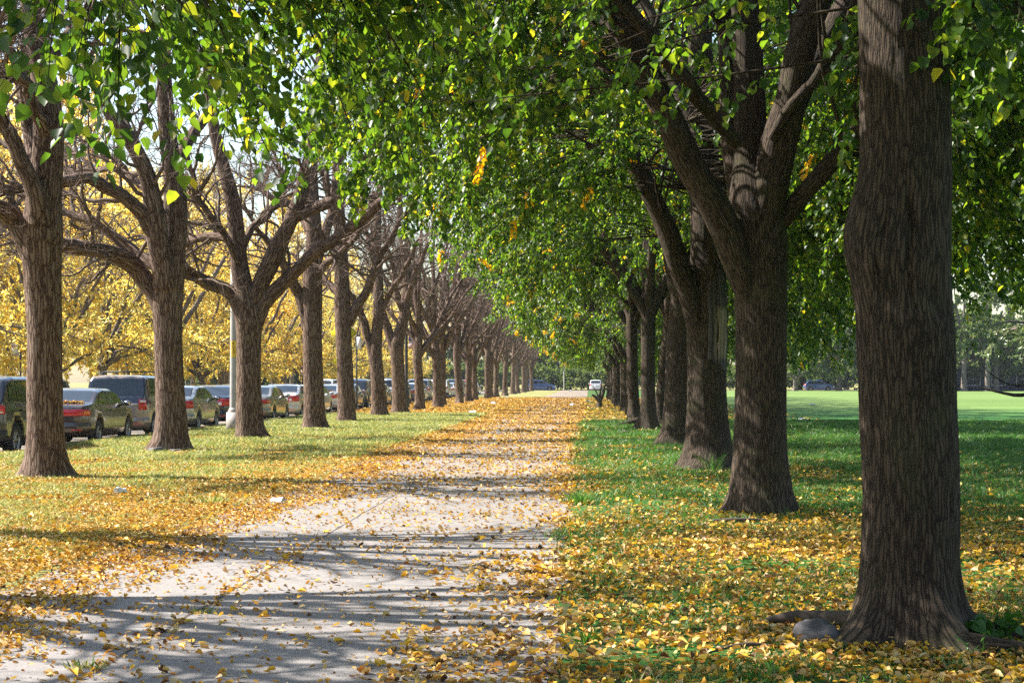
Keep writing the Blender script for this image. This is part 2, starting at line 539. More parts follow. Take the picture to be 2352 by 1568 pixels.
def leaf_geo(P, tip, nrm, size, wide=1.0, lift=1.0):
    t = norm(tip)
    n = norm(nrm - t * np.sum(nrm * t, -1, keepdims=True))
    s = np.cross(t, n)
    S = np.asarray(size)[:, None, None]
    V = P[:, None, :] + S * (t[:, None, :] * LT_U[None, :, None] + s[:, None, :] * (LT_V[None] * np.reshape(wide, (-1, 1)))[:, :, None] + n[:, None, :] * (LT_W[None] * np.reshape(lift, (-1, 1)))[:, :, None])
    k = len(P)
    Q = (np.arange(k) * 6)[:, None, None] + LQ[None]
    return V.reshape(-1, 3), Q.reshape(-1, 4)


def dens(x, y):
    n1 = vn2(x, y, .7, 2.0); n2 = vn2(x, y, 2.3, 5.0); n3 = vn2(x, y * .35, 6.0, 9.0)
    cl = np.clip((n1 * .5 + n2 * .35 + n3 * .3 - .40) * 3.2, 0, 1.6)
    cl2 = np.clip((n2 * .5 + n3 * .6 - .42) * 3.5, 0, 1.6)
    far = 1 + np.clip((y - 15) / 12, 0, 2.8)
    path = (20 + 50 * cl2 * n1) * far
    path += 150 * np.exp(-((x + 2.55 + .12 * (n1 - .5)) / .10) ** 2) * np.clip((n1 - .30) * 3, 0, 1) * (y < 15)
    rim_r = np.clip((x + np.where(y < 15, 1.25, .80) + 1.0 * (n1 - .5)) / .9, 0, 1)
    rim_l = np.clip((-3.15 - x + 1.1 * (n1 - .5)) / .6, 0, 1)
    path += 230 * rim_r * (.35 + cl) + 300 * rim_l * (.4 + cl)
    near_r = np.clip((19 - y) / 4, 0, 1)
    right = near_r * (120 + 260 * cl) + (1 - near_r) * (45 + 110 * cl)
    band = np.exp(-((y - 21.5) / 1.6) ** 2)
    right = right * (1 - .7 * band)
    right = np.where(x > 3.4, right * np.clip(1 - (x - 3.4) / 5, .10, 1), right)
    left = np.where(x > -7.1, 300 * np.clip((-3.9 - x) / .5, 0, 1) * np.clip((24 - y) / 5, .28, 1) * (.3 + cl) + 150, 0)
    left += np.where(x <= -7.1, 120 + 230 * cl, 0)
    left += np.where(x < -10.8, 60, 0)
    d = np.where(x < -4.1, left, np.where(x < -.22, path, right))
    return d


def scatter(n_try, y0, y1, xl, xr, scale):
    """positions with the density above; x range grows with the distance"""
    y = y0 + (y1 - y0) * rng.random(n_try)
    w = xr(y) - xl(y)
    x = xl(y) + w * rng.random(n_try)
    keep = rng.random(n_try) < dens(x, y) * scale * w * (y1 - y0) / n_try
    return x[keep], y[keep]


def leaf_litter():
    VA, QA, n = [], [], 0
    VB, QB, nb = [], [], 0
    zones = [(6.8, 13, 2.2, .95), (13, 20, 2.0, 1.0), (20, 30, 1.5, 1.1), (30, 48, .9, 1.3), (48, 80, .45, 1.7), (80, 150, .18, 2.4)]
    for y0, y1, sc_, big in zones:
        xl = lambda y: np.maximum(-.40 * y - .6, -12.6)
        xr = lambda y: np.minimum(.30 * y + .8, 9.0)
        area = (y1 - y0) * (xr(y1) - xl(y1))
        x, y = scatter(int(area * 520 * sc_), y0, y1, xl, xr, sc_)
        small = rng.random(len(x)) < np.where(x < -4, .80, np.where(x < -1.2, .68, .30))
        for sm in (False, True):
            k = small == sm
            px, py = x[k], y[k]
            c = len(px)
            az = rng.random(c) * 2 * PI
            up = np.stack([rng.normal(0, .42, c), rng.normal(0, .42, c), np.ones(c)], 1)
            tip = np.stack([np.cos(az), np.sin(az), rng.normal(.0, .2, c)], 1)
            z = .010 + np.abs(rng.normal(0, .012, c)) + np.where(px < -12.0, -.125, 0) + np.where((px > -.2) | (px < -4.2), .02, 0)
            P = np.stack([px, py, z], 1)
            if sm:
                s = (.020 + .028 * rng.random(c)) * big
                V, Q = leaf_geo(P, tip, up, s, .35 + .6 * rng.random(c), .4 + 2.6 * rng.random(c))
                VB.append(V); QB.append(Q + nb); nb += len(V)
            else:
                s = (.026 + .046 * rng.random(c) ** 1.4) * big
                V, Q = leaf_geo(P, tip, up, s, .5 + .55 * rng.random(c), .3 + 3.4 * rng.random(c) ** 1.5)
                VA.append(V); QA.append(Q + n); n += len(V)
    tag(build('fallen_leaves', np.concatenate(VA), np.concatenate(QA), M['fallen'], smooth=False), kind='stuff',
        label='yellow heart shaped leaves fallen thickly along the right path edge', cat='fallen leaves')
    tag(build('fallen_leaflets', np.concatenate(VB), np.concatenate(QB), M['fallen_s'], smooth=False), kind='stuff',
        label='small orange leaflets strewn over the path and its left edge', cat='fallen leaves')
    print('LITTER', n // 6, nb // 6)


leaf_litter()


def blades(name, n, x0f, x1f, y0, y1, h, w, material, label, thin=None):
    y = y0 + (y1 - y0) * rng.random(n) ** 1.35
    x = x0f(y) + (x1f(y) - x0f(y)) * rng.random(n)
    g = vn2(x, y, 1.1, 21) * .6 + vn2(x, y, 3.7, 25) * .4
    keep = rng.random(n) < np.clip((g - .30) * 3.2, .12, 1)
    if thin is not None: keep &= rng.random(n) < thin(x, y)
    x, y, g = x[keep], y[keep], g[keep]
    c = len(x)
    lod = np.clip(y / 16, 1, 5)
    hh = h * (.5 + 1.0 * rng.random(c)) * (.55 + .9 * g) * np.clip(y / 26, 1, 1.5)
    ww = w * lod * (.7 + .6 * rng.random(c))
    az = rng.random(c) * 2 * PI
    ln = np.stack([rng.normal(0, .5, c), rng.normal(0, .5, c), np.ones(c)], 1) * hh[:, None]
    s = np.stack([np.cos(az), np.sin(az), 0 * az], 1) * ww[:, None]
    B = np.stack([x, y, 0 * x - .004], 1)
    mid = B + ln * .55
    tip = B + ln + np.stack([rng.normal(0, .4, c), rng.normal(0, .4, c), -.15 * np.ones(c)], 1) * hh[:, None]
    V = np.stack([B - s, B + s, mid + s * .75, mid - s * .75, tip], 1).reshape(-1, 3)
    i = np.arange(c)[:, None] * 5
    o = build(name, V, [i + np.array([[0, 1, 2, 3]]), i + np.array([[3, 2, 4]])], material, smooth=False)
    return tag(o, label, 'grass', None, 'stuff')


blades('grass', 430000, lambda y: -.55 + 0 * y, lambda y: np.minimum(.29 * y + .6, 16), 6.8, 62, .085, .0042, M['grass'],
       'short green grass under the right hand trees', thin=lambda x, y: np.clip((y - 14) / 9, .24, 1) * np.clip((x + .75 - .9 * vn2(x, y, 1.3, 41)) / .3, 0, 1))
blades('grass', 420000, lambda y: np.maximum(-.38 * y - .3, -11.8), lambda y: -4.45 + 0 * y, 12.5, 75, .075, .0038, M['grass_dry'],
       'dry yellowing grass of the strip between path and kerb', thin=lambda x, y: np.clip((-5.2 - x) / 1.6 + np.clip((y - 24) / 6, 0, 1), .10, 1))
# tufts along the edge of the path and in its seam
def tuft(P, n, h, spread, material, name, label, cat, group=None, w=.005):
    r = np.minimum(np.abs(rng.normal(0, spread, n)), 1.5 * spread); a = rng.random(n) * 2 * PI
    B = np.array(P)[None] + np.stack([r * np.cos(a), r * np.sin(a), 0 * r], 1)
    hh = h * (.5 + .7 * rng.random(n))
    ln = np.stack([np.cos(a) * .45, np.sin(a) * .45, np.ones(n)], 1) * hh[:, None] + rng.normal(0, .2, (n, 3)) * hh[:, None] * [1, 1, .2]
    b = rng.random(n) * 2 * PI
    s = np.stack([np.cos(b), np.sin(b), 0 * b], 1) * w
    mid = B + ln * .6
    tip = B + ln * np.array([1.5, 1.5, .95])
    V = np.stack([B - s, B + s, mid + s * .8, mid - s * .8, tip], 1).reshape(-1, 3) - np.array(P)
    i = np.arange(n)[:, None] * 5
    o = build(name, V, [i + np.array([[0, 1, 2, 3]]), i + np.array([[3, 2, 4]])], material, smooth=False, loc=tuple(P))
    return tag(o, label, cat, group)



# ------------------------------------------------------------------ tree tools
def trunk_mesh(name, path, parent, m, flare=.8, fh=.22, sides=40, n=70, roots=None, burls=(), clefts=(), ridge=0.0, rf=(26, 3.4), seed=1.0):
    """tapered trunk from a list of (x,y,z,r) with buttress roots at the foot"""
    Pp = smooth_path(path, 200)
    q = np.concatenate([np.linspace(0, .10, n // 3, endpoint=False), np.linspace(.10, 1, n - n // 3)])
    P = np.stack([np.interp(q, np.linspace(0, 1, 200), Pp[:, k]) for k in range(4)], 1)
    a = np.arange(sides) / sides * 2 * PI
    lobes = np.zeros(sides)
    rts = roots if roots is not None else [(random.random() * 6.28, .5 + .6 * random.random(), .32 + .2 * random.random()) for _ in range(6)]
    for th, am, wd in rts:
        d = (a - th + PI) % (2 * PI) - PI
        lobes += am * np.exp(-(d / wd) ** 2)
    z0 = P[0, 2]
    h = P[:, 2] - z0
    R = P[:, 3][:, None] * (1 + flare * np.exp(-np.maximum(h, 0) / fh)[:, None] * (.30 + lobes[None, :]) + .10 * np.exp(-h / (fh * 4))[:, None])
    for (bz, bt, am, sz) in burls:
        d = (a[None, :] - bt + PI) % (2 * PI) - PI
        R = R + am * np.exp(-((h[:, None] - bz) / sz) ** 2 - (d / .75) ** 2)
    for (bz, bt, am, sz, wd) in clefts:
        d = (a[None, :] - bt - .05 * np.sin(h[:, None] * 14) + PI) % (2 * PI) - PI
        R = R - am * np.exp(-((h[:, None] - bz) / sz) ** 4 - (d / wd) ** 2)
    ca, sa = np.cos(a)[None, :], np.sin(a)[None, :]
    rm = P[:, 3].mean()
    bark = np.stack([ca * rm + seed * 7 + 0 * R, sa * rm + seed * 3 + 0 * R, h[:, None] + 0 * R], -1)
    R = R * (1 + .05 * (vn(bark * np.array([5, 5, 1.3])) - .5) * 2)
    if ridge:
        nz = vn(bark * np.array([rf[0] * 1.1, rf[0] * 1.1, rf[1] * 1.1])) * .65 + vn(bark * np.array([rf[0] * 2.1, rf[0] * 2.1, rf[1] * 2.5]) + 9) * .35
        R = R + ridge * (np.abs(nz - .5) * -2.6 + .5)
    V = np.stack([P[:, 0:1] + ca * R, P[:, 1:2] + sa * R, P[:, 2:3] + 0 * R], -1)
    # roots run out flat: keep the ring at the very foot slightly buried
    V[0, :, 2] -= .05
    k = len(P)
    i, j = np.meshgrid(np.arange(k - 1), np.arange(sides), indexing='ij')
    Q = np.stack([i * sides + j, i * sides + (j + 1) % sides, (i + 1) * sides + (j + 1) % sides, (i + 1) * sides + j], -1).reshape(-1, 4)
    return build(name, V.reshape(-1, 3), Q, m, parent, True, {'bark': bark.reshape(-1, 3)})


def limb_arr(pts, n=26, wig=.03):
    P = smooth_path(pts, n)
    L = len(P)
    w = np.stack([vn(np.stack([np.arange(L) * .5 + rng.random() * 99, np.zeros(L) + k, np.zeros(L)], 1)) - .5 for k in range(3)], 1)
    env = np.sin(np.linspace(0, PI, L))[:, None]
    P[:, :3] += w * wig * 2 * env
    P[:, 3] *= 1 + .10 * (vn(np.stack([np.arange(L) * .7 + rng.random() * 99, np.zeros(L), np.zeros(L)], 1)) - .5)
    return P


def limb_obj(name, arrs, parent, m, sides=12, wob=.10):
    n = len(arrs[0])
    P = np.stack([a[:, :3] for a in arrs]); R = np.stack([a[:, 3] for a in arrs])
    V, Q, bk = tubes(P, R, sides, wob)
    return build(name, V, Q, m, parent, True, {'bark': bk})


def spawn(P, R, per, length, npts, ang, up, amp, r0, tmin=.15, tmax=1.0, bias=None, rr=.35):
    """grow `per` side shoots from every parent polyline (vectorised)"""
    B, n, _ = P.shape
    idx = np.repeat(np.arange(B), per)
    k = len(idx)
    t = tmin + (tmax - tmin) * rng.random(k)
    f = t * (n - 1)
    i = np.minimum(f.astype(int), n - 2)
    u = (f - i)[:, None]
    st = P[idx, i] * (1 - u) + P[idx, i + 1] * u
    tg = norm(P[idx, i + 1] - P[idx, i])
    pr = (R[idx, i] * (1 - u[:, 0]) + R[idx, i + 1] * u[:, 0])
    rnd = norm(rng.normal(0, 1, (k, 3)))
    pp = norm(rnd - tg * np.sum(rnd * tg, -1, keepdims=True))
    a = ang[0] + (ang[1] - ang[0]) * rng.random((k, 1))
    d = norm(tg * np.cos(a) + pp * np.sin(a) + np.array([0, 0, up]))
    if bias is not None: d = norm(d + bias)
    L = (length[0] + (length[1] - length[0]) * rng.random((k, 1))) * (1.1 - .5 * t[:, None])
    out = [st]
    for s in range(npts - 1):
        out.append(out[-1] + d * L / (npts - 1))
        d = norm(d + rng.normal(0, amp, (k, 3)) + np.array([0, 0, up * .12]))
    Q = np.stack(out, 1)
    rs = np.minimum(r0 * (.7 + .6 * rng.random(k)), pr * .8)
    RR = rs[:, None] * np.linspace(1, rr, npts)[None, :]
    return Q, RR


def add_tubes(acc, P, R, sides):
    V, Q, bk = tubes(P, R, sides)
    acc.add(V, Q=Q, A=bk)


# ------------------------------------------------------------------ bare locust trees (left row)
def bare_tree(name, base, trunk, limbs, label, group, r_foot=.3, n2=9, n3=7, n4=4, hi=False, roots=None, twig_len=1.0):
    root = empty(name, tuple(base), 0, label, 'tree', group)
    b = np.array([*base, 0.0])
    trunk_mesh('trunk', [tuple(np.array(p) - b) for p in trunk], root, M['locust_bark'], flare=.62, fh=.20, sides=40 if hi else 24,
               n=90 if hi else 40, roots=roots, ridge=.016 if hi else .008, rf=(17, 2.2), seed=rng.random() * 9)
    arrs = [limb_arr([tuple(np.array(p) - b) for p in L], 26, .05) for L in limbs]
    for A in arrs:
        limb_obj('limb', [A], root, M['locust_bark'], 14 if hi else 9, .14)
    P = np.stack([A[:, :3] for A in arrs]); R = np.stack([A[:, 3] for A in arrs])
    acc = MB()
    P2, R2 = spawn(P, R, n2, (1.0 * twig_len, 3.1 * twig_len), 9, (.6, 1.25), .12, .22, .042, .18, 1.0)
    add_tubes(acc, P2, R2, 6)
    P3, R3 = spawn(P2, R2, n3, (.45, 1.35), 7, (.5, 1.2), .02, .28, .0125, .15, 1.0)
    add_tubes(acc, P3, R3, 4)
    P4, R4 = spawn(P3, R3, n4, (.22, .65), 5, (.5, 1.2), -.05, .30, .0058, .1, 1.0, rr=.5)
    add_tubes(acc, P4, R4, 3)
    acc.build('twigs', M['twig'], root, smooth=True, bark=True)
    return root


def tr(pts, Y):
    """traced limb: (px, py, width_px[, distance offset]) at distance Y"""
    out = []
    for p in pts:
        o = p[3] if len(p) > 3 else 0.0
        w = W(p[0], p[1], Y + o)
        out.append((w[0], w[1], w[2], p[2] / 2 * Y / FPX))
    return out


LEFT_GROUP = 'bare trees of the left row along the kerb'
# -- first
Y = 26.0
t1 = tr([(104, 1096, 74), (104, 1030, 80), (103, 900, 78), (102, 760, 76), (98, 620, 84), (96, 540, 94), (100, 470, 80), (108, 390, 72), (112, 290, 66), (100, 170, 56), (80, 70, 48), (64, -20, 40), (40, -160, 34), (20, -320, 24), (10, -460, 12)], Y)
l1 = [tr([(82, 600, 60), (60, 540, 58), (35, 507, 52), (0, 484, 46, -.3), (-60, 470, 40, -.8), (-150, 440, 34, -1.5), (-280, 360, 22, -2), (-380, 250, 10, -2.5)], Y),
      tr([(92, 510, 50, -.2), (84, 450, 46, -.3), (62, 395, 38, -.4), (32, 335, 34, -.5), (8, 290, 32, -.6), (-20, 220, 28, -.8), (-60, 100, 22, -1), (-90, -60, 14, -1.2), (-110, -250, 8, -1)], Y),
      tr([(100, 470, 50, .3), (80, 380, 46, .7), (66, 300, 40, 1.0), (58, 220, 38, 1.3), (60, 120, 30, 1.6), (85, 0, 26, 2), (120, -140, 20, 2.4), (140, -300, 10, 3)], Y),
      tr([(110, 330, 30), (85, 250, 28, -.5), (55, 190, 26, -.8), (0, 172, 22, -1.2), (-80, 120, 14, -1.6), (-150, 40, 8, -2)], Y),
      tr([(100, 170, 30), (150, 90, 26, .6), (220, 30, 22, 1.0), (300, -60, 18, 1.5), (380, -190, 8, 2)], Y),
      tr([(95, 120, 26), (50, 60, 24, .8), (0, 30, 20, 1.4), (-90, -20, 12, 2), (-160, -120, 6, 2.5)], Y)]
# -- second
Y2 = 36.0
t2 = tr([(395, 1036, 66), (394, 980, 68), (390, 880, 64), (387, 780, 62), (385, 700, 68), (388, 640, 72), (394, 590, 62), (402, 520, 54), (404, 450, 52), (397, 390, 46), (388, 330, 40), (381, 240, 36), (378, 130, 30), (384, 0, 24), (392, -140, 12)], Y2)
l2 = [tr([(372, 710, 46), (352, 668, 42), (322, 628, 40), (285, 594, 38, -.3), (235, 580, 36, -.7), (170, 570, 34, -1.2), (110, 560, 30, -1.7), (30, 520, 22, -2.4), (-60, 450, 10, -3)], Y2),
      tr([(380, 660, 50, -.2), (372, 590, 48, -.3), (362, 535, 46, -.4), (353, 470, 44, -.5), (340, 415, 40, -.6), (316, 350, 36, -.7), (290, 305, 34, -.8), (262, 275, 30, -.9), (225, 200, 24, -1), (180, 90, 16, -1.2), (150, -40, 8, -1.5)], Y2),
      tr([(350, 530, 36, -.4), (325, 488, 34, -.6), (290, 456, 32, -.8), (245, 428, 30, -1), (195, 412, 28, -1.3), (150, 420, 26, -1.6), (90, 430, 24, -2), (10, 432, 20, -2.5), (-80, 400, 10, -3)], Y2),
      tr([(372, 620, 28, .2), (330, 592, 25, .5), (280, 556, 22, .8), (225, 516, 20, 1.0), (160, 488, 18, 1.3), (110, 460, 14, 1.6), (40, 400, 8, 2)], Y2),
      tr([(396, 400, 30, .3), (430, 330, 26, .8), (470, 270, 22, 1.3), (500, 190, 18, 1.8), (540, 70, 12, 2.2), (560, -60, 6, 2.5)], Y2),
      tr([(352, 450, 22, .2), (300, 405, 18, 1.0), (230, 385, 15, 1.8), (160, 392, 12, 2.6), (90, 360, 7, 3.2)], Y2)]
# -- third
Y3 = 43.4
t3 = tr([(574, 1008, 54), (573, 950, 56), (572, 860, 54), (572, 780, 56), (572, 730, 62), (568, 690, 54), (556, 640, 42), (548, 590, 38), (545, 540, 37), (538, 480, 36), (525, 420, 33), (508, 360, 29), (494, 300, 26), (480, 210, 22), (475, 100, 18), (480, -20, 12), (490, -140, 6)], Y3)
l3 = [tr([(560, 740, 36), (545, 695, 34), (520, 664, 32), (480, 652, 30, -.3), (435, 630, 28, -.7), (395, 606, 26, -1.2), (340, 590, 22, -1.8), (270, 590, 16, -2.4), (200, 560, 8, -3)], Y3),
      tr([(582, 700, 44), (603, 645, 42), (625, 598, 40), (645, 555, 37), (668, 505, 34), (688, 455, 31), (700, 415, 28), (712, 350, 24, .4), (720, 260, 18, .8), (735, 150, 12, 1), (745, 40, 6, 1)], Y3),
      tr([(588, 745, 36), (606, 700, 34), (632, 665, 32), (665, 634, 31), (700, 602, 30, -.2), (740, 570, 29, -.4), (790, 538, 27, -.7), (836, 500, 24, -1), (872, 466, 20, -1.4), (920, 430, 14, -1.8), (970, 380, 6, -2.2)], Y3),
      tr([(676, 500, 30), (705, 488, 28), (745, 470, 26, -.3), (790, 442, 24, -.6), (840, 405, 22, -.9), (876, 374, 18, -1.3), (920, 320, 12, -1.8), (950, 240, 6, -2)], Y3),
      tr([(546, 560, 22), (510, 545, 20, .4), (470, 543, 19, .8), (430, 552, 17, 1.2), (380, 560, 14, 1.8), (320, 540, 8, 2.4)], Y3),
      tr([(548, 600, 18, -.2), (510, 530, 17, -.5), (470, 480, 15, -.9), (440, 400, 12, -1.3), (420, 310, 6, -1.6)], Y3),
      tr([(560, 560, 18, .2), (585, 520, 17, .5), (620, 490, 15, .9), (650, 440, 12, 1.3), (660, 370, 6, 1.6)], Y3)]
# -- fourth
Y4 = 51.8
t4 = tr([(723, 986, 46), (722, 930, 46), (720, 850, 44), (718, 770, 44), (718, 700, 46), (719, 640, 44), (722, 580, 40), (722, 520, 36), (718, 460, 32), (716, 380, 27), (722, 280, 22), (730, 170, 16), (735, 60, 8)], Y4)
l4 = [tr([(708, 755, 28), (695, 705, 26), (682, 665, 24), (664, 630, 22, -.4), (640, 590, 18, -.8), (600, 540, 13, -1.3), (560, 470, 6, -2)], Y4),
      tr([(726, 600, 28), (742, 545, 26, .3), (762, 480, 22, .6), (776, 400, 18, 1), (790, 300, 12, 1.3), (800, 200, 6, 1.6)], Y4),
      tr([(716, 540, 24), (696, 500, 22, .5), (664, 470, 18, 1), (620, 450, 14, 1.5), (570, 400, 7, 2)], Y4),
      tr([(722, 640, 20), (756, 600, 18, -.5), (790, 575, 15, -1), (830, 520, 11, -1.6), (860, 440, 6, -2)], Y4)]
# -- fifth
Y5 = 61.2
t5 = tr([(797, 968, 38), (796, 920, 38), (793, 850, 36), (790, 780, 36), (788, 720, 38), (786, 650, 34), (784, 580, 30), (781, 510, 27), (776, 440, 24), (774, 360, 20), (780, 270, 15), (784, 180, 8)], Y5)
l5 = [tr([(800, 745, 24), (818, 705, 23), (840, 672, 21), (858, 630, 19, -.3), (878, 580, 17, -.6), (908, 532, 15, -1), (940, 480, 11, -1.4), (960, 410, 6, -1.8)], Y5),
      tr([(786, 690, 20), (765, 660, 18, .4), (740, 640, 16, .8), (705, 620, 12, 1.3), (670, 580, 6, 1.8)], Y5),
      tr([(784, 570, 20), (806, 520, 18, .3), (822, 450, 15, .7), (846, 370, 11, 1), (860, 290, 6, 1.4)], Y5),
      tr([(782, 540, 16), (760, 480, 14, -.4), (744, 400, 11, -.8), (720, 320, 6, -1.2)], Y5)]
# -- sixth
Y6 = 70.6
t6 = tr([(872, 955, 33), (870, 910, 33), (867, 860, 31), (862, 815, 31), (866, 770, 26), (870, 710, 24), (870, 640, 22), (866, 560, 19), (870, 470, 15), (876, 380, 10), (880, 300, 5)], Y6)
l6 = [tr([(860, 825, 22), (850, 790, 21), (838, 750, 19), (828, 715, 17), (812, 690, 14, -.5), (790, 650, 11, -1), (770, 590, 5, -1.5)], Y6),
      tr([(868, 720, 16), (888, 690, 15), (910, 650, 13, -.5), (935, 610, 11, -1), (960, 550, 5, -1.5)], Y6),
      tr([(868, 620, 14), (850, 570, 12), (836, 500, 9, .5), (826, 420, 5, 1)], Y6)]
Y7 = 78.2
t7 = tr([(918, 950, 31), (917, 900, 31), (914, 840, 30), (912, 790, 33), (924, 745, 26), (934, 690, 25), (938, 640, 24), (933, 590, 21), (922, 520, 17), (918, 440, 12), (920, 360, 6)], Y7)
l7 = [tr([(906, 800, 24), (893, 760, 21), (880, 722, 19), (872, 690, 16, .4), (864, 640, 13, .8), (858, 570, 9, 1.2), (850, 500, 5, 1.5)], Y7),
      tr([(932, 700, 17), (944, 660, 15, -.5), (962, 610, 12, -1), (985, 560, 9, -1.5), (1000, 490, 4, -2)], Y7),
      tr([(928, 720, 14), (912, 680, 13, -.4), (905, 620, 11, -.8), (890, 560, 7, -1.2), (880, 490, 4, -1.5)], Y7)]
LB = [
    (t1, l1, 'thick bare tree with peeling brown bark beside the dark car at the left edge'),
    (t2, l2, 'bare tree with two stems and long level branch in front of the boxy two-tone car'),
    (t3, l3, 'bare tree forking low into four limbs, its trunk beside the pale lamp pole'),
    (t4, l4, 'straight bare tree between the cream sedan and the silver sedan'),
    (t5, l5, 'bare tree in front of the yellow diamond sign'),
    (t6, l6, 'bare tree leaning right behind the white sign on a thin post'),
    (t7, l7, 'forked bare tree just left of the blue snowflake sign'),
]
LEFT = []
for k, (t, l, lab) in enumerate(LB):
    base = (t[0][0], t[0][1], 0.0)
    t[0] = (t[0][0], t[0][1], 0.0, t[0][3])
    LEFT.append(bare_tree('bare_tree', base, t, l, lab, LEFT_GROUP, hi=k < 3, n2=[17, 17, 16, 15, 14, 13, 13][k], n3=[8, 8, 8, 7, 6, 6, 6][k], n4=4))


def generic_bare(seed, lean):
    random.seed(seed)
    r = .25
    fz = 2.9 + random.random()
    tr_ = [(0, 0, 0, r), (.02, 0, .6, r * .96), (lean * .5, 0, 1.8, r * .9), (lean, 0, fz, r * .95), (lean + .1, .1, fz + 1.4, r * .7), (lean - .1, .2, fz + 3.4, r * .5), (lean + .2, .1, fz + 5.5, r * .32), (lean, 0, fz + 8, .03)]
    ls = []
    m_ = 8
    for q in range(m_):
        a = q / m_ * 2 * PI + random.random() * .9
        z0 = fz - .1 + (1.1 * random.random() + .25 * (q - 2)) * (q > 1)
        rr_ = r * (.62 - .035 * q)
        R_ = 2.6 + 1.9 * random.random()
        h = 3.8 + 3.4 * random.random()
        ca, sa = math.cos(a), math.sin(a)
        ls.append([(lean, 0, z0 - .25, rr_), (lean + ca * .35, sa * .35, z0 + .3, rr_ * .9), (lean + ca * R_ * .35, sa * R_ * .35, z0 + h * .35, rr_ * .75),
                   (lean + ca * R_ * .6, sa * R_ * .6, z0 + h * .7, rr_ * .55), (lean + ca * R_ * .85, sa * R_ * .85, z0 + h * .95, rr_ * .35), (lean + ca * R_ * 1.15, sa * R_ * 1.15, z0 + h * 1.15, .015)])
    return bare_tree('bare_tree', (0, 0, 0), tr_, ls, 'x', LEFT_GROUP, n2=15, n3=6, n4=2)


px_bases = [(983, None), (1018, None), (1045, None), (1072, None), (1096, None), (1120, None), (1137, None), (1151, None), (1165, None), (1178, None), (1190, None), (1202, None)]
yl = [86.6, 95.0, 102.5, 111.5, 121, 131.5, 141, 150, 159.5, 169.5, 180, 192] + [201.5 + 9.4 * k for k in range(7)]
protos = [generic_bare(31 + k, [-.1, .12, .0, -.16][k]) for k in range(4)]
ORD = ['first', 'second', 'third', 'fourth', 'fifth', 'sixth', 'seventh', 'eighth', 'ninth', 'tenth', 'eleventh', 'twelfth']
yl = yl + [17.2, 8.0, -1.5, 12.7]  # last tree is added out of view to stripe the near path with shade
for k, y in enumerate(yl):
    x = -8.62 + .22 * math.sin(k * 2.3)
    p = protos[k % 4]
    if y < 20: lab = 'bare tree with its trunk out of view at left, shading the path'
    elif k == 0: lab = 'bare tree directly right of the blue snowflake sign'
    elif k < 8: lab = 'bare tree in the left row, %s beyond the snowflake sign' % ORD[k]
    else: lab = 'slim dark trunk in the crowded far end of the bare row'
    s = .92 + .16 * random.random()
    rz = (k * 2.1) % 6.28
    if k < 4:
        p.location = (x, y, 0); p.rotation_euler = (0, 0, rz); p['label'] = lab
    else:
        copy_thing(p, (x, y, 0), rz, (s, s, s), lab)


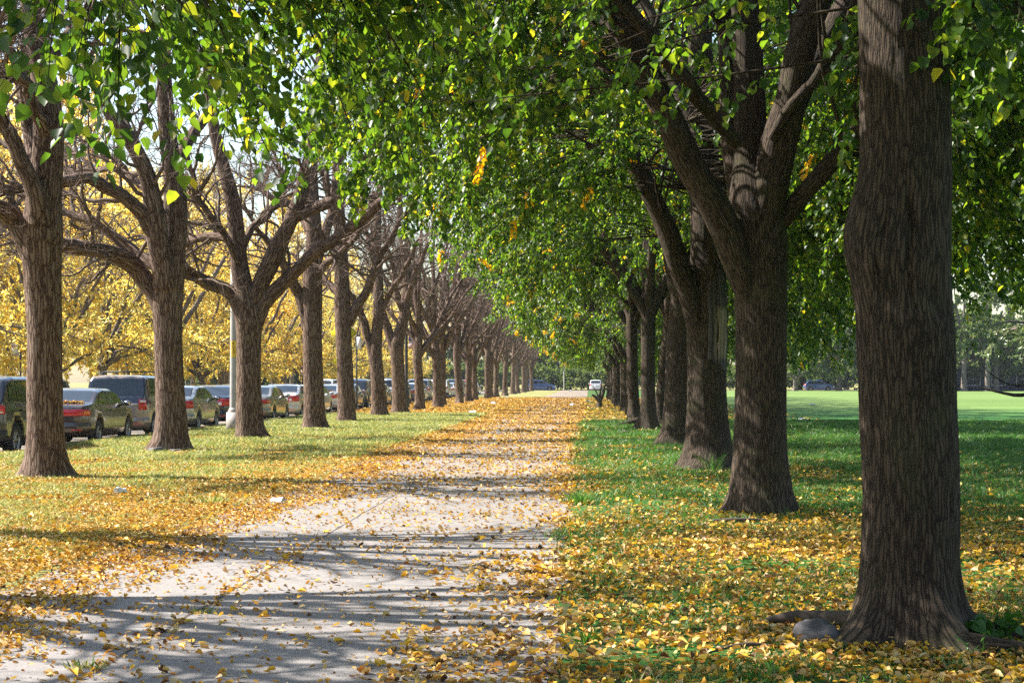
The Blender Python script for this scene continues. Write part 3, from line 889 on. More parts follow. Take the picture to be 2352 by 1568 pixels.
# ------------------------------------------------------------------ linden trees (right row)
def sprays_to_leaves(ends, limbs, twigs_per, leaves_per, size, tw_len=(.35, .75), yellow=.012, lift_up=.12, seed_far=False, zmin_fn=None, off=(0, 0)):
    """ends (S,3): where a leafy spray ends; each is joined to the nearest limb by an arched branch -> (branch tubes, leaf mesh)"""
    ends = ends.copy()
    if zmin_fn is not None: ends[:, 2] = np.maximum(ends[:, 2], zmin_fn(ends[:, 0] + off[0], ends[:, 1] + off[1]) + .32)
    P1 = np.stack([A[:, :3] for A in limbs]); R1 = np.stack([A[:, 3] for A in limbs])
    PS, RS = spawn(P1, R1, 7, (1.3, 3.4), 9, (.5, 1.05), .10, .12, .030, .28, .95, rr=.3)
    dz = PS[:, :, 2] - PS[:, :1, 2]
    PS[:, :, 2] = PS[:, :1, 2] + np.where(dz[:, -1:] < 0, -dz, dz)
    LP = np.concatenate([P1[:, 8:].reshape(-1, 3), PS[:, 2:].reshape(-1, 3)]); LR = np.concatenate([R1[:, 8:].ravel(), RS[:, 2:].ravel()])
    d = np.linalg.norm(ends[:, None, :] - LP[None], axis=-1) + .45 * np.maximum(0, LP[None, :, 2] - ends[:, None, 2])
    d = d + 5.0 * LR[None] + rng.random(d.shape) * .9
    j = np.argmin(d, 1)
    A = LP[j]; dist = np.linalg.norm(ends - A, axis=1)
    mid = (A + ends) / 2
    mid[:, 2] += lift_up * dist + .1 * dist * rng.random(len(dist))
    mid += rng.normal(0, .08, mid.shape) * dist[:, None]
    t = np.linspace(0, 1, 9)[None, :, None]
    P = (1 - t) ** 2 * A[:, None] + 2 * t * (1 - t) * mid[:, None] + t ** 2 * ends[:, None]
    P[:, :, 2] -= (t[..., 0] ** 4) * (.10 + .18 * rng.random((len(ends), 1)))
    r0 = np.minimum(.006 + .0032 * dist, .016)
    R = r0[:, None] * np.linspace(1, .22, 9)[None]
    # twigs
    PT, RT = spawn(P, R, twigs_per, tw_len, 6, (.5, 1.15), -.12, .14, .005, .42, 1.0, rr=.4)
    PT[:, :, 2] -= np.linspace(0, 1, 6)[None] ** 2 * .12
    B = len(PT)
    # leaves
    tt = (np.arange(leaves_per)[None, :] + rng.random((B, leaves_per))) / leaves_per
    f = (.1 + .9 * tt) * 5
    i = np.minimum(f.astype(int), 4)
    u = (f - i)[..., None]
    bi = np.arange(B)[:, None]
    pos = PT[bi, i] * (1 - u) + PT[bi, i + 1] * u
    tg = norm(PT[bi, i + 1] - PT[bi, i])
    side = norm(np.cross(tg, np.array([0, 0, 1.0])) + 1e-6)
    sg = np.where(np.arange(leaves_per) % 2 == 0, 1.0, -1.0)[None, :, None]
    n = B * leaves_per
    tip = (tg * .55 + side * sg * .8 + np.array([0, 0, -.55])).reshape(-1, 3) + rng.normal(0, .35, (n, 3))
    nrm = np.array([0, 0, 1.0]) + rng.normal(0, .5, (n, 3)) + (side * sg * .35).reshape(-1, 3)
    pos = pos.reshape(-1, 3) + norm(tip) * .03
    s = size * (.62 + .62 * rng.random(n))
    ty = np.repeat((rng.random(B) < yellow).astype(float), leaves_per) * (.6 + .4 * rng.random(n))
    keep = np.ones(n, bool)
    if zmin_fn is not None:
        keep = pos[:, 2] > zmin_fn(pos[:, 0] + off[0], pos[:, 1] + off[1]) - .10 * rng.random(n)
    V, Q = leaf_geo(pos[keep], tip[keep], nrm[keep], s[keep])
    return np.concatenate([P, PS]), np.concatenate([R, RS]), PT, RT, V, Q, np.repeat(ty[keep], 6)


def linden(name, base, trunk, limbs, label, group, zlow, n_low=260, n_up=135, rad=5.9, tw=10, lv=19, size=.079, hi=True, extra=None, tops=17.0,
           roots=None, burls=(), flare=.75, fh=.25, xt=(8, 14, 1.0), keepfn=None, yell=.014, zex=None, n_side=0, clefts=(), pathx=1.0):
    zex = zex or (lambda x, y: np.where(x < 0, 1.5 + .615 * np.abs(x), 3.0))
    root = empty(name, base, 0, label, 'tree', group)
    b = np.array([*base, 0.0])
    trunk_mesh('trunk', [tuple(np.array(p) - b) for p in trunk], root, M['linden_bark'], flare=flare, fh=fh, sides=180 if hi == 2 else (72 if hi else 28),
               n=260 if hi == 2 else (110 if hi else 44), roots=roots, burls=burls, clefts=clefts, ridge=.014 if hi else .008, seed=rng.random() * 9)
    arrs = [limb_arr([tuple(np.array(p) - b) for p in L], 28, .04) for L in limbs]
    for A in arrs:
        limb_obj('limb', [A], root, M['linden_bark'], 26 if hi else 9, .08)
    bx, by = base[0], base[1]
    ends = []
    tries = 0
    while len(ends) < n_low + n_up and tries < 60000:
        tries += 1
        low = len(ends) < n_low
        a = random.random() * 2 * PI
        z = (1.8 + 5.4 * random.random() ** 1.25) if low else (7.0 + (tops - 7.0) * random.random())
        if z < 7.2: Rm = rad * (.78 + .22 * min(1, (z - 1.8) / 3))
        else: Rm = rad * math.sqrt(max(0.02, 1 - ((z - 7.2) / (tops + .6 - 7.2)) ** 2))
        fr = math.sqrt(random.random())
        if low and fr < (.42 if z < 5.5 else .2): continue
        x = math.cos(a) * Rm * fr; y = math.sin(a) * Rm * fr * 1.02
        if x < 0: x *= pathx
        if z < zlow(np.array([x + bx]), np.array([y + by]))[0] + .35: continue
        if keepfn is not None and not keepfn(x + bx, y + by, z): continue
        ends.append((x, y, z))
    ends = np.array(ends)
    if n_side:
        q = []
        while len(q) < n_side:
            x, y, z = 2.4 + 4.2 * random.random(), random.uniform(-4.8, 4.8), 1.9 + 3.4 * random.random()
            if x * x + y * y < 42 and z > zlow(np.array([x + bx]), np.array([y + by]))[0] + .3: q.append((x, y, z))
        ends = np.concatenate([np.array(q), ends]); n_low += n_side
    res = [sprays_to_leaves(ends[:n_low], arrs, tw, lv, size, yellow=yell, zmin_fn=zlow, off=(bx, by)),
           sprays_to_leaves(ends[n_low:], arrs, tw, max(8, lv - 6), size * 1.75, tw_len=(.5, 1.0), yellow=.01)]
    if extra is not None:
        E = np.array(extra) - np.array(base)
        E[:, 2] += .22
        res.append(sprays_to_leaves(E, arrs, xt[0], xt[1], size * xt[2], tw_len=(.3, .6), yellow=.003, lift_up=.06, zmin_fn=zex, off=(bx, by)))
    acc = MB(); VV, QQ, TT, n = [], [], [], 0
    for P, R, PT, RT, V, Q, ty in res:
        add_tubes(acc, P, R, 6 if hi else 4)
        add_tubes(acc, PT, RT, 3)
        VV.append(V); QQ.append(Q + n); TT.append(ty); n += len(V)
    acc.build('branches', M['linden_bark'], root, smooth=True, bark=True)
    build('crown', np.concatenate(VV), np.concatenate(QQ), M['linden_leaf'], root, False, {'tint': np.concatenate(TT)})
    return root


def zl_near(x, y):
    path = 1.60 + .66 * np.abs(x)
    inner = 3.95 - .55 * np.clip(-x - .8, 0, 2)
    z = np.where(x < 2.6, np.maximum(path * (x < 0), inner), np.clip(3.9 - .75 * (x - 2.6), np.where(y < 36, 2.45, 1.75), 9))
    wob = (vn2(x, y, .9, 31) - .5) * .35
    return np.where((y < 14.5), np.maximum(z, np.where(x > -1.5, 3.3, z)), z) + wob


def zl_far(x, y):
    path = 1.55 + .60 * np.abs(x)
    inner = 2.5
    z = np.where(x < 2.6, np.maximum(path * (x < 0), inner), np.clip(2.6 - .5 * (x - 2.6), 1.6, 9))
    return z + (vn2(x, y, .9, 33) - .5) * .8


RG = 'leafy lindens of the right row beside the path'
RX = 1.93
# A: the big trunk at the right
YA = 9.87
tA = [(1.86, YA, 0, .272), (1.85, YA, .35, .262), (1.85, YA, .9, .268), (1.835, YA, 1.4, .266), (1.82, YA, 1.9, .268), (1.82, YA, 2.3, .272), (1.835, YA, 2.7, .262), (1.83, YA, 3.3, .255), (1.82, YA, 4.0, .25), (1.85, YA, 5.0, .26), (1.9, YA + .1, 6.5, .2), (1.9, YA, 8.5, .15), (1.95, YA, 11, .09), (1.95, YA, 13.5, .03)]
def vase(x, y, fz, r, n, R_, seed, h=6.0, skip=()):
    random.seed(seed)
    out = []
    for q in range(n):
        a = q / n * 2 * PI + random.random() * .7
        ca, sa = math.cos(a), math.sin(a)
        z0 = fz + random.random() * 1.0
        rr_ = r * (.55 + .12 * random.random())
        k = R_ * (.85 + .3 * random.random())
        out.append([(x, y, z0 - .2, rr_ * 1.1), (x + ca * .3, y + sa * .3, z0 + .5, rr_), (x + ca * k * .33, y + sa * k * .33, z0 + h * .35, rr_ * .8), (x + ca * k * .6, y + sa * k * .6, z0 + h * .6, rr_ * .58),
                    (x + ca * k * .85, y + sa * k * .85, z0 + h * .78, rr_ * .36), (x + ca * k * 1.05, y + sa * k * 1.05, z0 + h * .85, .015)])
    return out


lA = vase(1.85, YA, 4.7, .26, 6, 4.6, 5)
lA.append([(1.9, YA, 3.55, .10), (2.2, YA + .2, 3.72, .095), (3.0, YA + .8, 3.85, .08), (4.0, YA + 1.4, 3.9, .055), (5.2, YA + 1.6, 3.6, .02)])
lA.append([(1.75, YA, 4.6, .09), (.9, YA - .4, 5.2, .06), (-.3, YA - .7, 5.3, .035), (-1.6, YA - .8, 4.9, .014), (-2.9, YA - .9, 4.2, .005)])
# B
YB = 19.3
tB = tr([(1748, 1174, 116), (1748, 1100, 120), (1747, 1000, 116), (1748, 850, 114), (1748, 700, 118), (1745, 590, 130), (1742, 500, 128), (1738, 440, 124), (1728, 380, 84), (1724, 300, 76), (1720, 150, 68), (1714, 0, 64), (1710, -300, 54), (1700, -800, 36), (1700, -1300, 12)], YB)
lB = [tr([(1722, 680, 62, -.1), (1695, 605, 68, -.2), (1662, 520, 72, -.3), (1622, 440, 70, -.4), (1580, 360, 68, -.5), (1540, 280, 66, -.6), (1498, 200, 66, -.6), (1455, 90, 62, -.7), (1418, 0, 58, -.7), (1360, -160, 50, -.8), (1280, -420, 36, -1), (1180, -720, 12, -1.2)], YB),
      tr([(1712, 520, 50, .1), (1694, 420, 52, .2), (1684, 320, 52, .2), (1680, 200, 52, .2), (1672, 80, 52, .3), (1664, 0, 52, .3), (1640, -200, 44, .4), (1600, -600, 30, .6), (1570, -950, 10, .8)], YB),
      tr([(1755, 520, 80, -.1), (1772, 420, 82, -.2), (1790, 330, 80, -.3), (1812, 240, 74, -.4), (1836, 150, 70, -.5), (1862, 50, 68, -.6), (1890, -60, 62, -.7), (1950, -350, 44, -1), (2010, -800, 14, -1.4)], YB),
      tr([(1790, 320, 62, .4), (1830, 230, 62, .5), (1880, 130, 60, .7), (1930, 30, 56, .9), (1985, -90, 50, 1.1), (2090, -330, 34, 1.5), (2220, -640, 10, 2)], YB),
      tr([(1772, 320, 24, -.5), (1800, 270, 24, -.6), (1835, 225, 23, -.7), (1880, 170, 22, -.8), (1925, 115, 21, -.9), (1955, 85, 20, -1), (2020, 20, 17, -1.2), (2120, -60, 12, -1.5), (2240, -90, 5, -1.8)], YB),
      tr([(1778, 530, 44, .0), (1812, 488, 44, -.1), (1850, 440, 42, -.2), (1905, 375, 40, -.3), (1960, 312, 38, -.4), (2030, 240, 35, -.6), (2120, 150, 30, -.9), (2230, 60, 22, -1.2), (2380, 0, 10, -1.6)], YB),
      tr([(1692, 330, 36, -.3), (1668, 298, 36, -.4), (1630, 258, 36, -.5), (1590, 205, 35, -.7), (1545, 145, 34, -.9), (1495, 85, 32, -1.1), (1440, 15, 30, -1.3), (1370, -60, 26, -1.5), (1270, -140, 18, -1.9), (1130, -180, 8, -2.4)], YB)]
# C: torn tree
YC = 28.6
tC = tr([(1627, 1080, 96), (1627, 1030, 92), (1625, 960, 86), (1624, 880, 86), (1625, 800, 90), (1626, 730, 90), (1627, 660, 86), (1625, 590, 78), (1622, 500, 72), (1618, 400, 67), (1615, 300, 62), (1611, 180, 58), (1608, 60, 55), (1606, -80, 50), (1610, -300, 36), (1610, -560, 12)], YC)
lC = [tr([(1610, 775, 54, -.1), (1592, 705, 52, -.15), (1573, 645, 50, -.2), (1552, 590, 48, -.3), (1527, 520, 46, -.4), (1500, 450, 44, -.5), (1470, 385, 42, -.6), (1438, 320, 40, -.7), (1398, 255, 42, -.8), (1350, 200, 38, -.9), (1305, 155, 34, -1), (1240, 110, 28, -1.2), (1150, 70, 20, -1.5), (1040, 40, 8, -1.9)], YC),
      tr([(1612, 360, 34, .3), (1590, 300, 33, .5), (1560, 220, 32, .7), (1530, 140, 30, .9), (1500, 60, 28, 1.1), (1460, -60, 22, 1.3), (1400, -200, 8, 1.6)], YC),
      tr([(1620, 280, 34, -.2), (1650, 200, 32, -.1), (1672, 100, 30, 0), (1690, 0, 28, 0), (1730, -140, 20, .2), (1790, -280, 8, .4)], YC),
      tr([(1625, 480, 30, .4), (1660, 420, 28, .9), (1720, 350, 26, 1.5), (1790, 290, 22, 2.2), (1880, 230, 16, 3), (1980, 190, 7, 3.8)], YC)]
YD = 38.5
tD = tr([(1560, 1025, 70), (1560, 970, 68), (1560, 900, 64), (1562, 820, 62), (1566, 740, 60), (1568, 660, 54), (1570, 580, 48), (1572, 500, 44), (1574, 420, 40), (1574, 320, 34), (1574, 200, 26), (1574, 60, 14), (1574, -60, 6)], YD)
lD = [tr([(1562, 700, 36), (1546, 620, 34), (1530, 550, 30), (1510, 470, 27), (1484, 400, 23), (1440, 330, 18), (1380, 280, 12), (1310, 250, 5)], YD),
      tr([(1568, 600, 34, .3), (1556, 520, 32, .6), (1546, 430, 28, .8), (1540, 340, 24, 1), (1526, 240, 18, 1.2), (1500, 130, 8, 1.5)], YD),
      tr([(1572, 560, 30, 0), (1596, 480, 28, .3), (1620, 400, 24, .6), (1650, 320, 18, 1), (1690, 250, 8, 1.5)], YD),
      tr([(1574, 500, 24, .8), (1610, 430, 22, 1.5), (1660, 370, 18, 2.4), (1730, 330, 12, 3.4), (1800, 310, 5, 4.4)], YD)]


def gen_linden(y, x, seed, r=.24, lean=0.0):
    t = [(x, y, 0, r), (x + .02, y, .6, r * .95), (x + lean * .4, y, 1.8, r * .92), (x + lean, y, 3.4, r * .95), (x + lean, y, 4.8, r * .8), (x + lean * 1.2, y + .1, 7, r * .55), (x + lean, y, 10, r * .3), (x + lean, y, 13, .03)]
    l = vase(x + lean, y, 3.3, r, 6, 4.4, seed)
    return t, l


# near-camera linden (its trunk stands beside the camera, only branch ends hang into view)
Y0 = 1.1
t0, l0 = gen_linden(Y0, RX, 77, .27)
l0.append([(1.85, 1.15, 4.2, .12), (1.1, 2.3, 4.75, .10), (.1, 3.8, 4.75, .08), (-.9, 5.2, 4.55, .035), (-1.6, 6.3, 4.0, .014), (-2.05, 7.2, 3.35, .005)])
l0.append([(1.85, 1.15, 4.6, .10), (1.2, 3.2, 5.0, .085), (.3, 5.6, 4.9, .065), (-.5, 7.4, 4.5, .022), (-1.1, 8.8, 3.95, .006)])
ex0 = [W(*p) for p in [(85, 150, 6.4), (120, 90, 6.5), (110, 215, 6.5), (150, 270, 6.4), (175, 190, 6.6), (140, 30, 6.6), (195, 110, 6.8), (215, 250, 6.8), (240, 180, 7.0), (255, 60, 7.0), (270, 270, 7.0), (300, 210, 7.2), (310, 130, 7.3), (330, 20, 7.2),
                       (345, 262, 7.4), (370, 190, 7.5), (400, 250, 7.6), (390, 90, 7.6), (430, 200, 7.8), (430, 20, 7.8), (460, 130, 8), (480, 250, 8.2), (200, 20, 6.8), (520, 60, 8.4), (520, 170, 8.6), (560, 250, 8.8), (590, 100, 9), (600, 20, 9), (285, 40, 7), (230, 130, 7), (350, 130, 7.4), (420, 140, 7.7)]]
linden('linden_tree', (RX, Y0, 0), t0, l0, 'low leafy linden branch hanging into the top left corner', RG, lambda x, y: np.where(y > 4.2, 5.6, 4.6) + 0 * x, n_low=120, n_up=110, hi=False, extra=ex0[::2] + ex0[1::8], xt=(4, 10, .80), zex=lambda x, y: 1.5 + .43 * np.abs(x))
exA = [W(*p) for p in [(620, 360, 11.5), (560, 320, 11), (650, 250, 11.5), (700, 320, 12), (700, 180, 12), (640, 120, 11), (760, 250, 12), (760, 100, 12), (820, 330, 12.5), (820, 200, 12), (880, 120, 12), (880, 280, 12.5), (940, 200, 12.5), (940, 60, 12), (1000, 300, 13), (1000, 130, 12.5),
                       (1060, 60, 12), (1060, 220, 13), (1120, 140, 12.5), (1180, 60, 12.5), (1180, 240, 13), (1240, 150, 13), (1290, 50, 12.5), (700, 60, 11), (820, 40, 11.5), (660, 400, 12), (600, 200, 11), (540, 120, 10.6), (1100, 330, 13.5), (930, 370, 13.2),
                       (2210, 60, 9.3), (2250, 130, 9.6), (2300, 60, 9.6), (2330, 160, 10), (2280, 190, 10.4), (2230, 20, 9), (2340, 40, 9.4), (1935, 60, 11.5), (1940, 170, 12), (1930, 260, 12.4), (1945, 330, 12.6)]]
rootsA = [(-PI / 2 - .95, 1.6, .30), (-PI / 2 + .35, 1.9, .28), (PI, .55, .3), (0.0, 1.0, .36), (1.2, .5, .4), (2.3, .5, .4)]
linden('linden_tree', (1.86, YA, 0), tA, lA, 'biggest tree trunk, dark furrowed bark and flared roots, nearest on the right', RG, zl_near, n_low=230, hi=2, rad=4.9, extra=exA, yell=.005, xt=(7, 13, .95), clefts=[(2.33, -PI / 2 - .08, .05, .26, .09), (2.2, -PI / 2 - .62, .03, .3, .06), (2.02, -PI / 2 + .45, .025, .10, .12), (2.0, -PI / 2 - .3, .018, .05, .4)], roots=rootsA, flare=.74, fh=.15,
       burls=[(2.35, PI + .25, .095, .26), (2.05, PI + .75, .035, .22), (2.2, -PI / 2 - .25, .035, .10), (1.95, -PI / 2 + .1, -.02, .07), (1.80, -PI / 2 + .55, .03, .16), (2.45, -PI / 2 + .3, -.015, .08), (.02, -PI / 2 + .4, .05, .2)], keepfn=lambda x, y, z: not (x > .2 and y < YA + 1.0 and z < 4.4) and not (.0 < x < 2.7 and z < 6.0))
b3 = lambda t: (t[0][0], t[0][1], 0.0)
for t in (tB, tC, tD): t[0] = (t[0][0], t[0][1], 0.0, t[0][3])
exB = [W(*p) for p in [(690, 400, 24), (660, 360, 23), (720, 360, 24), (640, 320, 22), (860, 450, 26), (830, 420, 25), (900, 400, 26), (760, 330, 23), (900, 330, 24), (820, 300, 23), (985, 380, 26), (1060, 400, 26), (700, 430, 24.3)]]
linden('linden_tree', b3(tB), tB, lB, 'second linden on the right, dark trunk splitting into many heavy limbs', RG, zl_near, hi=1, flare=.42, fh=.22, extra=exB, n_low=370, n_side=90, pathx=1.15, keepfn=lambda x, y, z: not (.3 < x < 3.0 and z < 7.6 and y < YB + 3))
linC = linden('linden_tree', b3(tC), tC, lC, 'third linden on the right with torn bark and pale exposed wood', RG, zl_near, hi=1, flare=.85, fh=.28, n_low=370, n_side=90, pathx=1.15, keepfn=lambda x, y, z: not (.4 < x < 3.1 and z < 8.5 and y < YC + 3))
linden('linden_tree', b3(tD), tD, lD, 'grey linden leaning behind the torn trunk, fourth on the right', RG, zl_near, hi=1, n_low=360, flare=.5, n_side=90, pathx=1.15)
protoL = []
for k, (y, x, r, lean, zl, lab) in enumerate([
    (51.0, 1.74, .225, .02, zl_near, 'straight linden left of the leaning pair in the right row'),
    (56.0, 2.32, .20, .30, zl_near, 'linden leaning right with a gnarled root mass at its foot'),
    (63.0, 1.62, .215, -.05, zl_near, 'linden in the right row just beyond the straight one'),
    (74.5, 1.80, .22, 0, zl_far, 'linden of the right row with low green sprays, seventh trunk visible')]):
    t, l = gen_linden(y, x, 90 + k, r, lean)
    if k == 3: l.append([(x, y, 2.2, .12), (x - .5, y - .1, 3.0, .11), (x - 1.1, y - .2, 4.2, .09), (x - 1.9, y - .3, 5.2, .05), (x - 2.6, y, 5.8, .02)])
    protoL.append(linden('linden_tree', (x, y, 0), t, l, lab, RG, zl, hi=False, n_low=250, n_up=125, tw=9, lv=16, size=.088, yell=.02, rad=5.8, n_side=60, pathx=1.14, tops=17))
for k, y in enumerate([83, 91.5, 100, 109, 118.5, 128, 137, 147, 157]):
    p = protoL[3]
    s = .95 + .12 * random.random()
    copy_thing(p, (1.75 + .12 * math.sin(k * 1.9), y, 0), 0, (s, s * (-1 if k % 2 else 1), s), 'linden far down the right row, trunk half hidden by nearer trunks')

# ------------------------------------------------------------------ other trees: yellow locusts over the street, field trees
def leafy_tree(name, label, group, seed, lm, bark, fz=1.9, r=.2, spread=5.0, h=7.0, nl=6, n2=9, n3=7, per=9, size=.14, wide=.5, droop=-.3, limbs=None, up=.06, loc=(0, 0, 0), skirt=0):
    global rng
    root = empty(name, loc, 0, label, 'tree', group)
    random.seed(seed)
    trunk_mesh('trunk', [(0, 0, 0, r), (0.03, 0, .7, r * .95), (0, .03, fz, r * .95), (.05, 0, fz + h * .3, r * .6), (0, 0, fz + h * .7, r * .3), (.1, 0, fz + h, .03)], root, bark, flare=.4, fh=.2, sides=16, n=30)
    ls = vase(0, 0, fz - .2, r, nl, spread, seed, h) + (limbs or [])
    for q in range(skirt):
        a = q / skirt * 2 * PI + random.random()
        ca, sa = math.cos(a), math.sin(a); k_ = spread * (.8 + .35 * random.random())
        ls.append([(0, 0, fz - .1, r * .5), (ca * .5, sa * .5, fz + .35, r * .42), (ca * k_ * .45, sa * k_ * .45, fz + 1.0 + .4 * random.random(), r * .32), (ca * k_ * .8, sa * k_ * .8, fz + .9 + .5 * random.random(), r * .2), (ca * k_ * 1.1, sa * k_ * 1.1, fz + .5 + .5 * random.random(), .015)])
    arrs = [limb_arr(L, 22, .10) for L in ls]
    acc = MB()
    P = np.stack([A[:, :3] for A in arrs]); R = np.stack([A[:, 3] for A in arrs])
    limb_obj('limb', arrs, root, bark, 8, .1)
    P2, R2 = spawn(P, R, n2, (1.0, 2.9), 8, (.6, 1.3), up, .16, .022, .25, 1.0)
    P3, R3 = spawn(P2, R2, n3, (.4, 1.1), 6, (.5, 1.2), -.03, .22, .009, .15, 1.0)
    add_tubes(acc, P2, R2, 5)
    add_tubes(acc, P3, R3, 3)
    acc.build('twigs', M['twig_pale'], root, smooth=True, bark=True)
    B = len(P3)
    n = B * per
    f = rng.random((B, per)) * 4.9
    i = f.astype(int); u = (f - i)[..., None]
    bi = np.arange(B)[:, None]
    pos = (P3[bi, i] * (1 - u) + P3[bi, i + 1] * u).reshape(-1, 3)
    d = norm(rng.normal(0, 1, (n, 3)) + np.array([0, 0, droop]))
    nr = np.array([0, 0, .7]) + rng.normal(0, .6, (n, 3))
    V, Q = leaf_geo(pos, d, nr, size * (.6 + .7 * rng.random(n)), wide)
    build('crown', V, Q, lm, root, False)
    return root


YG = 'yellow leaved trees across the street'
ypro = [leafy_tree('yellow_tree', 'x', YG, 210 + k, M['yellow_leaf'], M['yellow_bark'], fz=[2.0, 2.4, 1.7][k], r=[.21, .24, .19][k], spread=[5.4, 5.8, 5.0][k], h=[8.5, 9.5, 8][k], nl=8, n2=14, n3=8, per=9, size=.185, wide=.42, skirt=5) for k in range(3)]
yp = [(-24.6, 56), (-25.3, 66), (-24.2, 77), (-25.1, 88), (-24.5, 99), (-25.0, 110), (-24.3, 122), (-24.8, 134), (-24.4, 147), (-25, 160), (-24.5, 175), (-24.6, 192),
      (-33, 72), (-34.2, 84), (-32.8, 97), (-34, 109), (-33.2, 123), (-33.8, 138), (-33, 155), (-34, 174),
      (-43, 92), (-44.5, 106), (-42.8, 120), (-44, 136), (-43.2, 152), (-44, 172), (-54, 118), (-55, 136), (-53, 156), (-56, 178), (-66, 150), (-67, 176), (-24.5, 47), (-33.5, 60), (-43, 78), (-54, 100), (-68, 128), (-66, 200), (-45, 194), (-35, 196), (-25, 212), (-36, 218), (-26, 234), (-37, 240), (-56, 205), (-52, 230), (-80, 150), (-82, 178), (-84, 206), (-43.5, 215), (-54, 255), (-70, 240), (-31.5, 146), (-62, 280), (-72, 300), (-45, 258)]
for k, (x, y) in enumerate(yp):
    p = ypro[k % 3]
    s = (.96 + .12 * random.random()) if x > -28 else (1.08 + .2 * random.random()) if x > -40 else (1.35 + .3 * random.random())
    lab = ('yellow tree standing at the far kerb of the street behind the parked cars' if x > -28 else 'yellow tree in the second rank beyond the far kerb' if x > -38 else 'hazy yellow tree deep in the grove across the street')
    if k == 0: lab = 'yellow tree behind the red circle parking sign at the left edge'
    if k < 3:
        p.location = (x, y, 0); p['label'] = lab; p.rotation_euler = (0, 0, k * 1.7)
    else:
        copy_thing(p, (x, y, 0), random.random() * 6.28, (s, s, s * (.95 + .15 * random.random() + (.22 if x < -28 else 0))), lab)

# pale sunlit tree out on the field, long low limb reaching in from the right
low = [[(0, 0, 1.4, .16), (-1.0, .1, 1.5, .13), (-2.2, 0, 1.25, .11), (-3.4, -.2, 1.02, .085), (-4.6, -.1, 1.02, .06), (-5.6, 0, 1.25, .03)],
       [(-2.4, 0, 1.25, .07), (-3.2, .2, 1.55, .055), (-4.0, .1, 1.32, .045), (-4.8, .2, 1.5, .03), (-5.4, .1, 1.85, .012)],
       [(0, 0, 1.8, .14), (-1.4, .3, 2.6, .11), (-2.8, .2, 3.1, .08), (-4.2, .1, 3.6, .05), (-5.4, 0, 3.4, .02)]]
fieldtree = leafy_tree('oak_tree', 'pale sunlit tree on the field at the right edge, low crooked limbs', None, 305, M['field_leaf'], M['yellow_bark'], fz=2.4, r=.33, spread=6.0, h=8, nl=8, n2=13, n3=8, per=17, size=.125, wide=.7, limbs=low[2:], loc=(19.4, 60, 0), skirt=4)
rb = empty('fallen_branch', (19.4, 60, 0))
limb_obj('low_limb', [limb_arr(L, 22, .08) for L in low[:2]], fieldtree, M['linden_bark'], 8, .1)
bpy.data.objects.remove(rb)
FG = 'hazy green trees along the far side of the field'
fpro = [leafy_tree('green_tree', 'x', FG, 320 + k, M['far_leaf'], M['yellow_bark'], fz=1.3 + .8 * k, r=.28, spread=5.0, h=7 + 2 * k, nl=7, n2=10, n3=6, per=12, size=.36, wide=.8, skirt=5) for k in range(2)]
fp = []
random.seed(5)
for k in range(26): fp.append((-60 + 8.4 * k + random.random() * 4, 284 + random.random() * 26))
for k in range(8): fp.append((28 + 8 * k + random.random() * 3, 250 + random.random() * 5))
for k in range(14): fp.append((-90 + 16 * k, 330 + random.random() * 30))
for k, (x, y) in enumerate(fp):
    p = fpro[k % 2]
    s = 1.0 + .5 * random.random()
    lab = 'blue green hazy tree beyond the cross street at the end of the path' if x < 25 else 'light green bushy tree behind the far edge of the field'
    if k < 2: p.location = (x, y, 0); p['label'] = lab
    else: copy_thing(p, (x, y, 0), random.random() * 6.28, (s, s, s * (.9 + .3 * random.random())), lab)
SG = 'low shrubs beyond the cross street'
sh = leafy_tree('shrub', 'rounded hazy shrub beyond the cross street under the far trees', SG, 340, M['far_leaf'], M['yellow_bark'], fz=.35, r=.10, spread=2.6, h=3.2, nl=7, n2=9, n3=6, per=10, size=.30, wide=.8, skirt=5)
CHILD_SH = [(-66 + 4.6 * k + random.random() * 2, 275 + random.random() * 5) for k in range(46)]
for k, (x, y) in enumerate(CHILD_SH):
    q = .9 + .5 * random.random()
    if k == 0: sh.location = (x, y, 0)
    else: copy_thing(sh, (x, y, 0), random.random() * 6.28, (q, q, q))
# bare pale trunks before the dark building at the right edge
PG = 'pale trunks in front of the dark blue building'
tp = empty('pale_trunk_tree', (0, 0, 0), 0, 'pale straight trunk standing before the dark blue building', 'tree', PG)
trunk_mesh('trunk', [(0, 0, 0, .42), (0, 0, 2, .36), (.05, 0, 4.5, .34), (.1, 0, 7, .28), (.1, 0, 10, .1)], tp, M['yellow_bark'], flare=.4, sides=14, n=24)
cr = ypro[0]
acc = []
for a in range(5):
    acc.append(limb_arr([(0.08, 0, 4.6 + .4 * a, .18), (math.cos(a * 1.3) * 1.2, math.sin(a * 1.3) * 1.2, 6.0 + .4 * a, .13), (math.cos(a * 1.3) * 3, math.sin(a * 1.3) * 3, 8.0 + .4 * a, .04)], 14, .1))
limb_obj('limb', acc, tp, M['yellow_bark'], 8)
P = np.stack([A[:, :3] for A in acc]); R = np.stack([A[:, 3] for A in acc])
P2, R2 = spawn(P, R, 14, (1, 2.6), 7, (.6, 1.3), .1, .2, .03, .2, 1)
P3, R3 = spawn(P2, R2, 6, (.6, 1.2), 5, (.6, 1.3), .0, .2, .012, .2, 1)
pos = P3.reshape(-1, 3); n = len(pos)
V, Q = leaf_geo(pos, rng.normal(0, 1, (n, 3)), np.array([0, 0, .7]) + rng.normal(0, .6, (n, 3)), .34 * (.6 + .7 * rng.random(n)), .8)
build('crown', V, Q, M['far_leaf'], tp, False)
pp = [(54.2, 247), (57.4, 246), (59.4, 249), (64.5, 246), (51.5, 251), (67.5, 247)]
